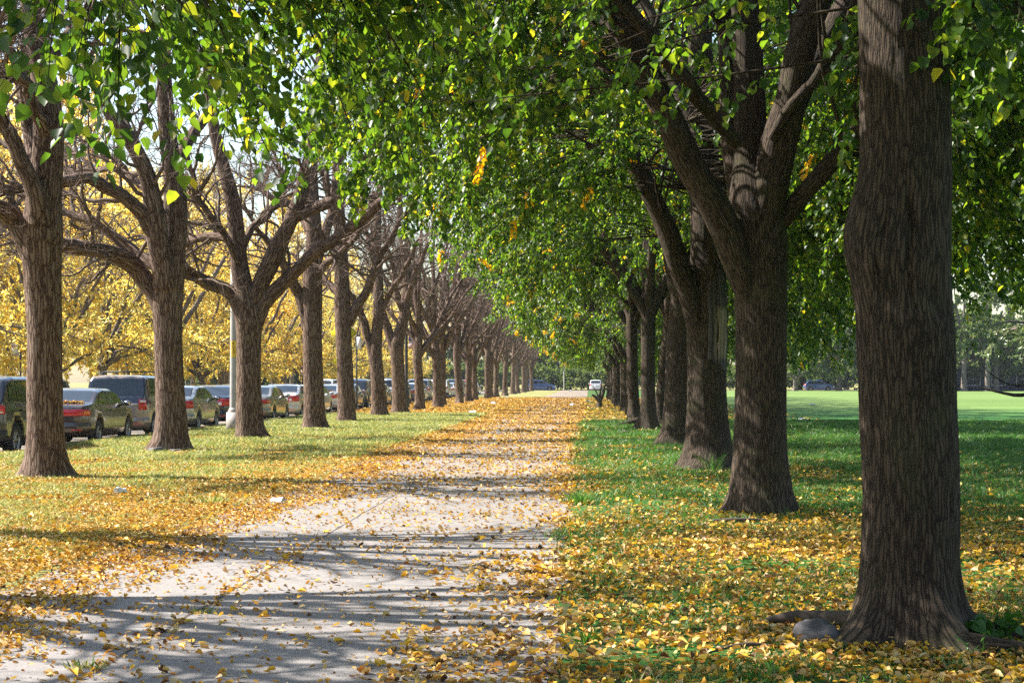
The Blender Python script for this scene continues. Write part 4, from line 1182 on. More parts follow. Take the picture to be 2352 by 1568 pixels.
for k, (x, y) in enumerate(pp):
    if k == 0: tp.location = (x, y, 0)
    else: copy_thing(tp, (x, y, 0), k * 1.1, (1, 1, 1), None)

# ------------------------------------------------------------------ torn wood on the third linden
def wound():
    bx, by = tC[0][0], tC[0][1]
    th0, th1 = -PI / 2 - .22, -.22
    zs = np.linspace(1.40, 3.55, 60); ts = np.linspace(th0, th1, 34)
    Pp = smooth_path(tC, 200)
    T, Z = np.meshgrid(ts, zs)
    cx = np.interp(Z, Pp[:, 2], Pp[:, 0]) - bx; cy = np.interp(Z, Pp[:, 2], Pp[:, 1]) - by
    rr = np.interp(Z, Pp[:, 2], Pp[:, 3])
    u = (T - th0) / (th1 - th0); v = (Z - 1.40) / 2.15
    ve = v - .16 * (1 - u)
    lip = np.exp(-((u - .12) / .08) ** 2) * .028 + np.exp(-((u - .92) / .08) ** 2) * .02 + np.exp(-((u - .50) / .04) ** 2) * .022 * (ve > .12)
    low_ = np.exp(-((ve - .06) / .05) ** 2) * .045 + np.exp(-((v - .66) / .05) ** 2) * .03
    rag = (vn(np.stack([u * 9, v * 5, 0 * u], -1)) - .5) * .022 + (vn(np.stack([u * 30, v * 9, 0 * u + 4], -1)) - .5) * .016
    fade = np.clip(np.minimum(np.minimum(u / .16, (1 - u) / .12), np.minimum(ve / .10, (1 - v - .25 * np.abs(u - .6)) / .12)), 0, 1)
    r = rr + (-.05) * (1 - fade) + fade * (.016 + lip * .8 + low_ * .35 + rag)
    V = np.stack([cx + np.cos(T) * r, cy + np.sin(T) * r, Z], -1).reshape(-1, 3)
    k = len(ts)
    i, j = np.meshgrid(np.arange(len(zs) - 1), np.arange(k - 1), indexing='ij')
    Q = np.stack([i * k + j, i * k + j + 1, (i + 1) * k + j + 1, (i + 1) * k + j], -1).reshape(-1, 4)
    m, nt, out = mat('torn_wood')
    at = N(nt, 'ShaderNodeAttribute', attribute_name='uvw')
    sx = N(nt, 'ShaderNodeSeparateXYZ'); nt.links.new(at.outputs['Vector'], sx.inputs[0])
    st = noise(nt, mapped(nt, at.outputs['Vector'], (16, 1.4, 1)), 1.5, 5, .65)
    grey = ramp(nt, st, [(.32, (.012, .010, .009)), (.5, (.055, .045, .043)), (.70, (.16, .138, .14))])
    pale = ramp(nt, st, [(.32, (.08, .04, .02)), (.48, (.24, .175, .125)), (.66, (.40, .33, .28))])
    w1 = math_(nt, 'MULTIPLY', ramp(nt, sx.outputs[0], [(.30, (0, 0, 0)), (.36, (1, 1, 1)), (.78, (1, 1, 1)), (.86, (0, 0, 0))]), ramp(nt, sx.outputs[1], [(.20, (0, 0, 0)), (.25, (1, 1, 1)), (.58, (1, 1, 1)), (.63, (0, 0, 0))]))
    c = mixc(nt, w1, grey, pale)
    c = mixc(nt, ramp(nt, sx.outputs[2], [(.45, (0, 0, 0)), (.95, (1, 1, 1))]), (.045, .034, .027), c)
    b = N(nt, 'ShaderNodeBsdfPrincipled', Roughness=.85)
    nt.links.new(c, b.inputs['Base Color'])
    bp = N(nt, 'ShaderNodeBump', Strength=.7, Distance=.03); nt.links.new(st, bp.inputs['Height']); nt.links.new(bp.outputs[0], b.inputs['Normal'])
    nt.links.new(b.outputs[0], out.inputs[0])
    o = build('torn_wood', V, Q, m, linC, True, {'uvw': np.stack([u.ravel(), v.ravel(), fade.ravel()], 1)})
    o['label'] = 'pale exposed wood where a limb tore off'


wound()

# ------------------------------------------------------------------ small ground things
def rock(name, loc, size, label, seed, group=None, m='stone'):
    bm_u, bm_v = 22, 14
    a = np.arange(bm_u) / bm_u * 2 * PI; e = np.linspace(-PI / 2 + .02, PI / 2 - .02, bm_v)
    A, E = np.meshgrid(a, e)
    D = np.stack([np.cos(E) * np.cos(A), np.cos(E) * np.sin(A), np.sin(E)], -1)
    r = .45 + .95 * vn(D * 1.6 + seed) + .22 * vn(D * 4.5 + seed)
    V = (D * r[..., None] * np.array(size)).reshape(-1, 3)
    i, j = np.meshgrid(np.arange(bm_v - 1), np.arange(bm_u), indexing='ij')
    Q = np.stack([i * bm_u + j, i * bm_u + (j + 1) % bm_u, (i + 1) * bm_u + (j + 1) % bm_u, (i + 1) * bm_u + j], -1).reshape(-1, 4)
    return tag(build(name, V, Q, M[m], loc=loc), label, 'rock', group)


rock('rock', (1.30, 9.72, .055), (.125, .085, .085), 'grey rounded stone left of the biggest trunk', 3.1)
rock('rock', (W(363, 1036, 35.4)[0], 35.3, .03), (.17, .12, .10), 'small stone at the left foot of the two-stemmed bare tree', 5.2)
rock('rock', (W(410, 1040, 35.4)[0], 35.25, .02), (.15, .12, .08), 'small stone at the right foot of the two-stemmed bare tree', 8.2)
# log left of the big trunk, roots, sticks
P = smooth_path([(1.08, 10.35, .05, .018), (1.24, 10.3, .075, .038), (1.45, 10.2, .075, .048), (1.68, 10.08, .09, .055)], 24)
V, Q, bk = tubes(P[None, :, :3], P[None, :, 3], 14, .22)
tag(build('log', V, Q, M['deadwood'], None, True, {'bark': bk}), 'weathered log lying against the left side of the biggest trunk', 'log')
def stick(pts, label, m='deadwood', name='stick', cat='stick', n=16, wob=.15, sides=7):
    P = smooth_path(pts, n)
    V, Q, bk = tubes(P[None, :, :3], P[None, :, 3], sides, wob)
    return tag(build(name, V, Q, M[m], None, True, {'bark': bk}), label, cat)
for nm, pts in (('root', [(1.92, 9.72, .10, .09), (2.02, 9.45, .055, .085), (2.22, 9.28, .045, .06), (2.42, 9.22, .03, .045), (2.62, 9.0, .015, .032), (2.72, 8.82, -.03, .02)]), ('root', [(2.05, 9.75, .09, .07), (2.4, 9.72, .06, .05), (2.75, 9.78, .04, .04), (3.2, 9.9, -.02, .02)])):
    stick(pts, 'surface root creeping right from the biggest trunk' if pts[0][0] < 2 else 'thin surface root running right beside the green weed', 'linden_bark', 'surface_root', 'root', 22, .2, 12)
stick([(2.30, 9.3, .05, .010), (2.6, 9.25, .09, .010), (2.95, 9.3, .10, .008)], 'thin dead stick over the roots right of the biggest trunk')
stick([(1.10, 9.6, .03, .007), (1.25, 9.75, .07, .006), (1.36, 9.9, .10, .004)], 'thin twig leaning on the grey stone')
stick([(.62, 9.3, .02, .010), (.86, 9.4, .05, .012), (1.05, 9.45, .03, .008)], 'short dead stick among yellow leaves left of the stone')
stick([(1.15, 17.8, .03, .018), (1.5, 17.7, .06, .022), (1.85, 17.75, .05, .016)], 'dark stick left of the second linden')
stick([(.72, 47, .05, .03), (1.0, 46.9, .09, .035), (1.25, 46.9, .06, .02)], 'dark stick on the sunny verge left of the straight linden')
stick([W(760, 1012, 43)[[0, 1, 2]].tolist() + [.03], [-6.2, 43.0, .03, .05], [-5.6, 43.1, .02, .03], [-5.0, 43.1, .0, .012]], 'long dark root running right from the low forking bare tree', 'locust_bark', 'surface_root', 'root', 20, .2, 10)
stick([(1.9, 55.6, .18, .16), (1.5, 55.3, .16, .13), (1.0, 55.0, .06, .08), (.5, 54.8, -.02, .03)], 'gnarled root reaching left from the leaning linden', 'linden_bark', 'surface_root', 'root', 20, .25, 12)
# dead forked stump
st = empty('dead_stump', (.56, 96, 0), 0, 'dark forked dead stump beside the far end of the path', 'stump')
for nm, pts in (('stem', [(0, 0, -.05, .17), (.02, 0, .3, .14), (-.02, 0, .55, .15)]), ('branch', [(.05, 0, .4, .11), (.2, 0, .75, .10), (.27, 0, 1.05, .09), (.30, 0, 1.2, .07), (.55, 0, 1.25, .045), (.75, 0, 1.2, .03)]), ('branch', [(-.05, 0, .42, .09), (-.25, 0, .62, .08), (-.42, 0, .7, .06)]),
                ('branch', [(0, 0, .5, .08), (.06, .1, .9, .06), (.12, .1, 1.25, .03)]), ('branch', [(-.05, 0, .6, .05), (-.2, 0, .95, .04), (-.33, 0, 1.1, .02)])):
    P = smooth_path(pts, 14)
    V, Q, bk = tubes(P[None, :, :3], P[None, :, 3], 10, .25)
    build(nm, V, Q, M['deadwood'], st, True, {'bark': bk})


def crumple(name, loc, size, label, cat='litter', seed=1.0, group=None):
    a = np.arange(18) / 18 * 2 * PI; e = np.linspace(0, 1, 9)
    A, E = np.meshgrid(a, e)
    r = (.62 + .38 * E) * (1 + .5 * (vn(np.stack([np.cos(A) * 2 + seed, np.sin(A) * 2, E * 3], -1)) - .5))
    V = np.stack([r * np.cos(A) * size[0], E * size[1] * 2 - size[1], r * np.sin(A) * size[2]], -1).reshape(-1, 3)
    V += (vn(V * 30 + seed)[:, None] - .5) * .02
    i, j = np.meshgrid(np.arange(8), np.arange(18), indexing='ij')
    Q = np.stack([i * 18 + j, i * 18 + (j + 1) % 18, (i + 1) * 18 + (j + 1) % 18, (i + 1) * 18 + j], -1).reshape(-1, 4)
    o = build(name, V, Q, M['litter'], loc=loc)
    o.rotation_euler = (0, 0, seed * 2)
    return tag(o, label, cat, group)


a = W(278, 1137, 22.3); crumple('paper_cup', (a[0], 22.3, .06), (.055, .075, .055), 'crushed white cup on the left grass near the path edge', seed=1.3)
a = W(640, 1158, 20.7); crumple('paper_cup', (a[0], 20.7, .05), (.06, .09, .04), 'flattened white cup lying on the path', seed=2.1)
LGR = 'small white litter far along the path'
for k, (px, py, Y) in enumerate([(1135, 928, 108), (1165, 915, 142), (1085, 951, 76), (1316, 932, 101), (1352, 921, 118), (1310, 898, 245)]):
    a = W(px, py, Y); crumple('litter', (a[0], Y, .07), (.13, .14, .10), 'scrap of white litter on the grass far along the path', seed=k + .4, group=LGR)
for k, (px, Y) in enumerate([(1866, 105), (1845, 64)]):
    crumple('litter', ((px - VX) / FPX * Y, Y, .05), (.14, .16, .05), 'scrap of white litter on the shaded field, %s' % ('farther one' if k == 0 else 'nearer one'), seed=k + 5.4)
# weeds
def weed(loc, n, h, label, size=.05):
    root = empty('weed', loc, 0, label, 'weed')
    d = norm(np.stack([rng.normal(0, .8, n), rng.normal(0, .5, n), np.abs(rng.normal(.8, .3, n))], 1))
    st_ = np.stack([np.zeros((n, 3)) + rng.normal(0, .02, (n, 3)) * [1, 1, 0], d * h * .55, d * h * np.array([1, 1, .85])], 1)
    V, Q, bk = tubes(st_, np.full((n, 3), .003), 4)
    build('stem', V, Q, M['weed'], root, True, {'bark': bk})
    k = n * 5
    t = .3 + .7 * rng.random((n, 5, 1))
    pos = (d[:, None, :] * h * t).reshape(-1, 3)
    pos[:, 2] *= .9
    V, Q = leaf_geo(pos, rng.normal(0, 1, (k, 3)) + [0, 0, -.2], np.array([0, 0, 1.0]) + rng.normal(0, .4, (k, 3)), size * (.7 + .7 * rng.random(k)))
    build('foliage', V, Q, M['weed'], root, False)


weed((2.32, 9.62, .02), 9, .22, 'leafy green weed at the right foot of the biggest trunk', .07)
weed((2.10, 9.18, .0), 4, .20, 'thin pale weed sprouting before the big flared roots', .025)
weed(tuple(W(118, 1060, 27)[:2]) + (0,), 6, .2, 'small weed at the foot of the thick bare tree at left', .04)
G1 = 'grass tufts along the path'
tuft((-2.62, 8.9, .0), 60, .055, .07, M['grass_dry'], 'grass_tuft', 'grass tuft in the path seam nearest the bottom edge', 'grass tuft', G1)
tuft((-2.50, 11.0, .0), 45, .045, .06, M['grass_dry'], 'grass_tuft', 'smaller grass tuft in the path seam farther up', 'grass tuft', G1)
tuft((-.02, 9.8, .0), 80, .085, .06, M['grass'], 'grass_tuft', 'bright grass tuft at the right path edge in yellow leaves', 'grass tuft', G1)
tuft((.05, 12.3, .0), 90, .08, .06, M['grass'], 'grass_tuft', 'grass tuft at the right path edge beyond the bright one', 'grass tuft', G1)
tuft((-.1, 20.8, .0), 260, .15, .14, M['grass'], 'grass_tuft', 'dark green grass clump overhanging the right path edge', 'grass tuft', G1)
tuft((-4.55, 20.5, .0), 160, .14, .14, M['grass_dry'], 'grass_tuft', 'light grass tuft by the left path edge near the white cup', 'grass tuft', G1)
tuft((1.98, 27.7, .0), 70, .35, .12, M['grass'], 'grass_tuft', 'tall grass tuft at the foot of the torn linden', 'grass tuft', G1)

# ------------------------------------------------------------------ cars
def paint(name, col, metal=.35):
    return simple(name, col, .28, metal, coat=1.0)


PAINT = {'black': paint('paint_black', (.012, .013, .016), .2), 'brown': paint('paint_brown', (.075, .055, .042), .4), 'taupe': paint('paint_taupe', (.29, .235, .20), .3), 'navy': paint('paint_navy', (.018, .020, .035), .2),
         'silver': paint('paint_silver', (.34, .335, .31), .5), 'cream': paint('paint_cream', (.60, .56, .50), .15), 'white': paint('paint_white', (.72, .72, .71), .0), 'tan': paint('paint_tan', (.33, .29, .21), .4),
         'grey': paint('paint_grey', (.12, .12, .125), .4), 'blue': paint('paint_blue', (.05, .10, .26), .3), 'lightblue': paint('paint_light_blue', (.30, .40, .55), .3), 'red': paint('paint_red', (.40, .02, .02), .2), 'green': paint('paint_green', (.05, .09, .06), .3)}
for p_ in PAINT.values(): p_.node_tree.nodes['Principled BSDF'].inputs['Roughness'].default_value = .26

SPEC = {
    'sedan': dict(L=4.75, W=1.79, top=[(0, .84), (.05, .98), (.14, 1.03), (.62, 1.07), (.80, 1.14), (1.30, 1.38), (1.75, 1.45), (2.45, 1.44), (2.85, 1.35), (3.55, 1.0), (4.2, .88), (4.6, .74), (4.75, .55)], belt=[(0, .90), (.6, 1.0), (2.0, .97), (3.5, .95), (4.75, .7)],
                  wy=(1.02, 3.74), wr=.325, rg=(.72, 1.34), win=[(1.05, 1.83), (1.93, 3.22)], lamp=(.76, .92, .32, 1.02), two=None),
    'compact': dict(L=4.5, W=1.78, top=[(0, .86), (.05, 1.0), (.13, 1.07), (.50, 1.11), (.66, 1.18), (1.15, 1.41), (1.6, 1.48), (2.3, 1.47), (2.7, 1.38), (3.4, 1.03), (4.0, .92), (4.4, .76), (4.5, .55)], belt=[(0, .92), (.6, 1.03), (2.0, .99), (3.4, .97), (4.5, .7)],
                    wy=(.95, 3.55), wr=.325, rg=(.58, 1.2), win=[(.92, 1.72), (1.82, 3.08)], lamp=(.76, 1.0, .50, 1.0), two=None),
    'suv': dict(L=4.6, W=1.86, top=[(0, .95), (.03, 1.08), (.06, 1.12), (.14, 1.18), (.46, 1.58), (.62, 1.68), (1.0, 1.74), (2.2, 1.74), (2.7, 1.65), (3.4, 1.16), (4.1, 1.02), (4.5, .84), (4.6, .6)], belt=[(0, 1.06), (.8, 1.12), (2.0, 1.07), (3.4, 1.07), (4.6, .8)],
                wy=(.92, 3.62), wr=.365, rg=(.17, .50), win=[(.55, .95), (1.05, 1.85), (1.95, 3.1)], lamp=(.93, 1.12, .42, .98), two=None),
    'boxy': dict(L=4.3, W=1.82, top=[(0, 1.0), (.025, 1.12), (.05, 1.17), (.08, 1.20), (.20, 1.66), (.28, 1.76), (.6, 1.80), (2.55, 1.78), (2.9, 1.68), (3.35, 1.14), (4.0, 1.05), (4.25, .88), (4.3, .65)], belt=[(0, 1.08), (.5, 1.13), (2.0, 1.12), (3.3, 1.1), (4.3, .85)],
                 wy=(.84, 3.42), wr=.345, rg=(.085, .215), win=[(.32, 1.35), (1.5, 2.95)], lamp=(.80, 1.10, .74, .99), two=.98),
    'van': dict(L=4.7, W=1.88, top=[(0, 1.02), (.025, 1.14), (.05, 1.19), (.08, 1.22), (.24, 1.62), (.36, 1.72), (.7, 1.77), (2.4, 1.76), (2.8, 1.67), (3.5, 1.16), (4.2, 1.05), (4.6, .86), (4.7, .65)], belt=[(0, 1.1), (.5, 1.14), (2.0, 1.1), (3.4, 1.1), (4.7, .85)],
                wy=(.92, 3.75), wr=.355, rg=(.09, .28), win=[(.40, 1.15), (1.25, 2.0), (2.1, 3.2)], lamp=(.82, 1.16, .80, .98), two=None),
}
SUB = [3, 2, 3, 4, 3, 1, 6, 2, 3, 4]


def to_mesh(o):
    dg = bpy.context.evaluated_depsgraph_get()
    me = bpy.data.meshes.new_from_object(o.evaluated_get(dg))
    n = bpy.data.objects.new('lettering', me)
    COL.objects.link(n)
    n.parent = o.parent; n.location = o.location; n.rotation_euler = o.rotation_euler
    CHILD.setdefault(n.parent.name, []).append(n)
    bpy.data.objects.remove(o)
    return n


def car_type(kind, colour, label, group, name, extra=None):
    s = SPEC[kind]
    L, Wd = s['L'], s['W']
    H = Wd / 2
    ys = np.unique(np.concatenate([np.linspace(0, .3, 26), np.linspace(.3, L - .2, 170), np.linspace(L - .2, L, 10)]))
    ty, tz = np.array(s['top']).T
    zt = np.interp(ys, ty, tz)
    k = np.ones(7) / 7
    zp = np.pad(zt, 3, mode='edge'); zsm = np.convolve(zp, k, 'valid')
    zt = np.where((ys > .3) & (ys < L - .1), zsm, zt)
    by, bz = np.array(s['belt']).T
    zb_ = np.minimum(np.interp(ys, by, bz), zt - .035)
    bot = np.interp(ys, [0, .12, .45, L - .6, L - .15, L], [.40, .30, .22, .20, .24, .36])
    tr_ = np.clip(ys / .26, 0, 1); tf = np.clip((L - ys) / .7, 0, 1)
    hw = H * (1 - .20 * (1 - tr_) ** 2.4) * (1 - .32 * (1 - tf) ** 2.2)
    def section(w, zb, be, z):
        g = z - be
        tum = .30 if kind in ('sedan', 'compact') else .17
        wr = w * .955 - tum * g * .9
        pts = [(0, zb), (.80 * w, zb), (.93 * w, zb + .04), (.995 * w, zb + .20), (w, zb + .58 * (be - zb)), (.982 * w, be - .035), (.955 * w, be), (wr + .02 * min(1, g / .3), be + .84 * g), (wr - .05, be + .95 * g), (wr * .70, z - .010 * min(1, g * 3)), (0, z)]
        out = []
        for a in range(len(pts) - 1):
            for q in range(SUB[a]):
                f = q / SUB[a]
                out.append((pts[a][0] * (1 - f) + pts[a + 1][0] * f, pts[a][1] * (1 - f) + pts[a + 1][1] * f))
        out.append(pts[-1])
        return np.array(out)
    cum = np.concatenate([[0], np.cumsum(SUB)])
    jb, jw, jr, jc = cum[6], cum[7], cum[8], cum[10]
    G = np.stack([section(hw[i], bot[i], zb_[i], zt[i]) for i in range(len(ys))])       # (stations, half ring, 2)
    half = G.shape[1]
    m_ = 2 * (half - 1)
    full = np.zeros((len(ys), m_, 3))
    full[:, :half, 0] = G[:, :, 0]; full[:, :half, 2] = G[:, :, 1]
    full[:, half:, 0] = -G[:, half - 2:0:-1, 0]; full[:, half:, 2] = G[:, half - 2:0:-1, 1]
    full[:, :, 1] = ys[:, None]
    # wheel arches pressed into the sides
    wr_ = s['wr']
    Vb = full.copy()
    for wy in s['wy']:
        dd = np.hypot(Vb[:, :, 1] - wy, Vb[:, :, 2] - wr_)
        ins = (dd < wr_ + .055) & (np.abs(Vb[:, :, 0]) > .45)
        Vb[:, :, 0] = np.where(ins, np.sign(Vb[:, :, 0]) * np.minimum(np.abs(Vb[:, :, 0]), H - .26), Vb[:, :, 0])
    # rounded caps at both ends
    def cap(ring, dirn):
        c = ring.mean(0)
        r1 = c + (ring - c) * .95; r1[:, 1] = ring[:, 1] + dirn * .03
        r2 = c + (ring - c) * .70; r2[:, 1] = ring[:, 1] + dirn * .055
        r3 = c + (ring - c) * .02; r3[:, 1] = ring[:, 1] + dirn * .065
        return r1, r2, r3
    a1, a2, a3 = cap(Vb[0], -1); f1, f2, f3 = cap(Vb[-1], 1)
    rings = np.concatenate([a3[None], a2[None], a1[None], Vb, f1[None], f2[None], f3[None]])
    kx = len(rings)
    i, j = np.meshgrid(np.arange(kx - 1), np.arange(m_), indexing='ij')
    Q = np.stack([i * m_ + j, (i + 1) * m_ + j, (i + 1) * m_ + (j + 1) % m_, i * m_ + (j + 1) % m_], -1).reshape(-1, 4)
    V = rings.reshape(-1, 3)
    root = empty(name, (0, 0, 0), 0, label, 'car', group)
    mats = [PAINT[colour]]
    midx = None
    if s['two']:
        cz = V[Q].mean(1)
        mats = [PAINT[colour], PAINT['navy']]
        midx = ((cz[:, 2] > s['two']) & (cz[:, 2] < 1.70) & (cz[:, 1] < .42)).astype(int)
    dark = M['blackp']
    mats.append(dark)
    cz = V[Q].mean(1)
    midx = (midx if midx is not None else np.zeros(len(Q), int))
    under = (cz[:, 2] < .235)
    for wy in s['wy']:
        under |= (np.hypot(cz[:, 1] - wy, cz[:, 2] - wr_) < wr_ + .05) & (np.abs(cz[:, 0]) < H - .02)
    midx = np.where(under, len(mats) - 1, midx)
    build('body', V, Q, mats, root, True, midx=midx)

    def patch(nm, i0, i1, j0, j1, m, off=.006, par=root):
        sub = full[i0:i1 + 1]
        js = np.arange(j0, j1 + 1) % m_
        S_ = sub[:, js]
        du = np.gradient(S_, axis=0); dv = np.gradient(S_, axis=1)
        nn = norm(np.cross(dv, du))
        ctr = np.array([0, L / 2, .8])
        fl = np.where(np.sum(nn * (S_ - ctr), -1, keepdims=True) < 0, -1, 1)
        S_ = S_ + nn * fl * off
        a_, b_ = S_.shape[:2]
        ii, jj = np.meshgrid(np.arange(a_ - 1), np.arange(b_ - 1), indexing='ij')
        q = np.stack([ii * b_ + jj, (ii + 1) * b_ + jj, (ii + 1) * b_ + jj + 1, ii * b_ + jj + 1], -1).reshape(-1, 4)
        return build(nm, S_.reshape(-1, 3), q, m, par, True)
    si = lambda y: int(np.argmin(np.abs(ys - y)))
    for (ya, yb) in s['win']:
        patch('side_window', si(ya), si(yb), jb + 1, jw, M['glass'])
        patch('side_window', si(ya), si(yb), m_ - jw, m_ - jb - 1, M['glass'])
    r0, r1 = s['rg']
    patch('rear_window', si(r0), si(r1), jr + 1, m_ - jr - 1, M['glass'])
    fw = [y for y, z in s['top']]
    ia = max(n_ for n_, (y, z) in enumerate(s['top']) if z > 1.30)
    patch('windscreen', si(s['top'][ia][0] + .05), si(s['top'][ia + 1][0] - .08), jr + 1, m_ - jr - 1, M['glass'])
    # plan outline of the tail at lamp height, for lamps, bumper and trim that wrap the corner
    def outline(off, end='rear'):
        c = [(0, -.064), (.45 * .8 * H, -.062), (.70 * .8 * H, -.055), (.95 * .8 * H, -.03), (.8 * H, 0)]
        for y in (.03, .06, .1, .16, .22, .3, .45, .7): c.append((float(np.interp(y, ys, hw)), y))
        c = np.array(c)
        d = np.gradient(c, axis=0); nrm_ = norm(np.stack([d[:, 1], -d[:, 0]], 1))
        c = c + nrm_ * off
        if end == 'front':
            c2 = c.copy(); c2[:, 1] = L - c[:, 1]
            c2[:, 0] *= np.clip(.80 + (c[:, 1] / .7) * .22, .8, 1)
            return c2
        return c
    def strip(nm, u0, u1, z0, z1, m, off=.014, side=1, end='rear', top_in=0.0, par=root):
        c = outline(off, end)
        ln = np.concatenate([[0], np.cumsum(np.linalg.norm(np.diff(c, axis=0), axis=1))])
        q = np.linspace(u0, u1, 14)
        x = np.interp(q, ln, c[:, 0]) * side; y = np.interp(q, ln, c[:, 1])
        zs = [z0, z0 + .012, (z0 + z1) / 2, z1 - .012, z1]
        ins = [.03, 0, -.004, 0, .03]
        rows = []
        for z, a_ in zip(zs, ins):
            rows.append(np.stack([x * (1 - a_ * .6) - side * top_in * (z - z0), y + a_ * .5 + top_in * .3 * (z - z0), np.full_like(x, z)], 1))
        Vp = np.concatenate(rows)
        n_ = len(q)
        ii, jj = np.meshgrid(np.arange(len(zs) - 1), np.arange(n_ - 1), indexing='ij')
        qq = np.stack([ii * n_ + jj, ii * n_ + jj + 1, (ii + 1) * n_ + jj + 1, (ii + 1) * n_ + jj], -1).reshape(-1, 4)
        return build(nm, Vp, qq, m, par, True)
    z0, z1, u0, u1 = s['lamp']
    u0, u1 = u0 * H, u1 * H + (.10 if kind != 'boxy' else .02)
    for sd in (1, -1):
        lamp = strip('tail_lamp', u0, u1, z0, z1, M['tail'], side=sd, top_in=.05)
        if kind == 'sedan': strip('amber_lens', u1 - .20, u1 - .03, z0 + .02, z1 - .03, M['amber'], .020, sd, par=lamp)
        elif kind == 'boxy': strip('clear_lens', u0 + .03, u1 - .04, z1 - .09, z1 - .02, M['lampw'], .020, sd, par=lamp)
        elif kind == 'compact':
            mb = MB(); mb.lathe([(.001, -.02), (.05, -.02), (.062, -.008), (.062, .02)], (sd * (u0 + .10), -.062, z0 + .075), 18, 'y'); mb.build('clear_lens', M['lampw'], lamp, True)
        else: strip('clear_lens', u0 + .04, u1 - .05, z0 + .015, z0 + .06, M['lampw'], .020, sd, par=lamp)
        strip('headlamp', .55 * H, .98 * H, .62, .76, M['lampw'], .02, sd, 'front')
    bmb = MB()
    lower = M['blackp'] if kind in ('suv',) else PAINT[colour]
    if kind == 'sedan':
        for sd in (1, -1): strip('red_reflector', .02, u0 - .02, z0 + .01, z1 - .005, M['tail'], .012, sd)
    for sd in (1, -1):
        strip('rear_bumper', 0.0, H * 1.18, .36, .60, lower, .028, sd, top_in=.02)
    mb = MB(); mb.box((0, -.075 if kind != 'sedan' else -.098, .82 if kind not in ('sedan',) else .53), (.32, .02, .16)); mb.build('licence_plate', M['plate'], root)
    for sd in (1, -1):
        strip('reflector', .55 * H, .85 * H, .40, .44, M['tail'], .036, sd)
    for wy in s['wy']:
        for sd in (1, -1):
            w = MB()
            w.lathe([(wr_ * .62, -.10), (wr_ * .93, -.105), (wr_, -.07), (wr_, .07), (wr_ * .93, .105), (wr_ * .62, .10)], (sd * (H - .125), wy, wr_), 30, 'x')
            wh = w.build('wheel', M['tyre'], root, True)
            rmb = MB()
            rmb.lathe([(.03, .085 * sd), (wr_ * .20, .085 * sd), (wr_ * .22, .05 * sd)], (sd * (H - .125), wy, wr_), 14, 'x')
            rmb.lathe([(wr_ * .57, .06 * sd), (wr_ * .60, .098 * sd), (wr_ * .66, .10 * sd), (wr_ * .66, -.05 * sd)], (sd * (H - .125), wy, wr_), 30, 'x')
            for a in range(7):
                an = a / 7 * 2 * PI
                x_ = sd * (H - .125 + .075)
                d = np.array([math.cos(an), math.sin(an)]); p_ = np.array([-d[1], d[0]])
                pts = []
                for rr__, w_ in ((wr_ * .15, .022), (wr_ * .62, .032)):
                    for q in (-1, 1): pts.append(d * rr__ + p_ * w_ * q)
                Vv = [(x_, wy + p[0], wr_ + p[1]) for p in pts] + [(x_ - sd * .03, wy + p[0], wr_ + p[1]) for p in pts]
                rmb.add(Vv, [[0, 1, 3, 2], [0, 2, 6, 4], [1, 5, 7, 3]])
            rmb.build('rim', M['rim'], wh, False)
            hub = MB(); hub.lathe([(.001, 0), (wr_ * .6, 0)], (sd * (H - .085), wy, wr_), 24, 'x'); hub.build('wheel_shade_disc', M['blackp'], wh)  # flat black disc stands in for the shade behind the spokes
    iw = max(y for y, z in s['top'] if z > 1.25 and y > 2) + .35
    for sd in (1, -1):
        mb = MB()
        mb.lathe([(.001, -.07), (.05, -.065), (.085, -.02), (.085, .04), (.06, .07), (.001, .075)], (0, 0, 0), 14, 'y')
        Vm = mb.V[0] * np.array([1.15, .8, .85]) + np.array([sd * (H + .11), iw, s['belt'][2][1] + .07])
        mm = MB().add(Vm, mb.Q[0]); mm.box((sd * (H + .0), iw + .01, s['belt'][2][1] + .035), (.14, .05, .04))
        mr = mm.build('mirror', M['blackp'] if kind != 'sedan' else PAINT[colour], root, True)
        g = MB(); g.box((sd * (H + .11), iw - .062, s['belt'][2][1] + .07), (.15, .008, .10)); g.build('mirror_glass', M['chrome'], mr)
    for sd in (1, -1):
        for (ya, yb) in s['win'][-2:]:
            mb = MB(); mb.box((sd * (float(np.interp(ya + .2, ys, hw)) + .012), ya + .17, s['belt'][1][1] - .12), (.03, .17, .03)); mb.build('door_handle', PAINT[colour], root)
    if extra == 'rails' or kind in ('boxy',):
        mb = MB()
        zr = 1.80 if kind == 'boxy' else (1.76 if kind in ('suv', 'van') else 1.49)
        hx = H * .66
        for sd in (1, -1):
            P = np.array([[sd * hx, .75 + q * .1, zr + .07 * min(1, min(q, 17 - q) / 1.5)] for q in range(18)])
            V_, Q_, _ = tubes(P[None], np.full((1, 18), .017), 8); mb.add(V_, Q_)
        if kind == 'boxy':
            for y in (1.0, 2.1): mb.box((0, y, zr + .085), (hx * 2, .05, .03))
        mb.build('roof_rack', M['blackp'], root)
    if kind == 'boxy':
        mb = MB()
        for x in (-.035, .035): mb.box((x, -.005, 1.115), (.017, .012, .085))
        mb.box((0, -.005, 1.115), (.055, .012, .016))
        for x in (-.065, .065): mb.box((x, -.004, 1.115), (.010, .010, .12))
        for z in (1.06, 1.17): mb.box((0, -.004, z), (.14, .010, .010))
        mb.build('emblem', M['chrome'], root)
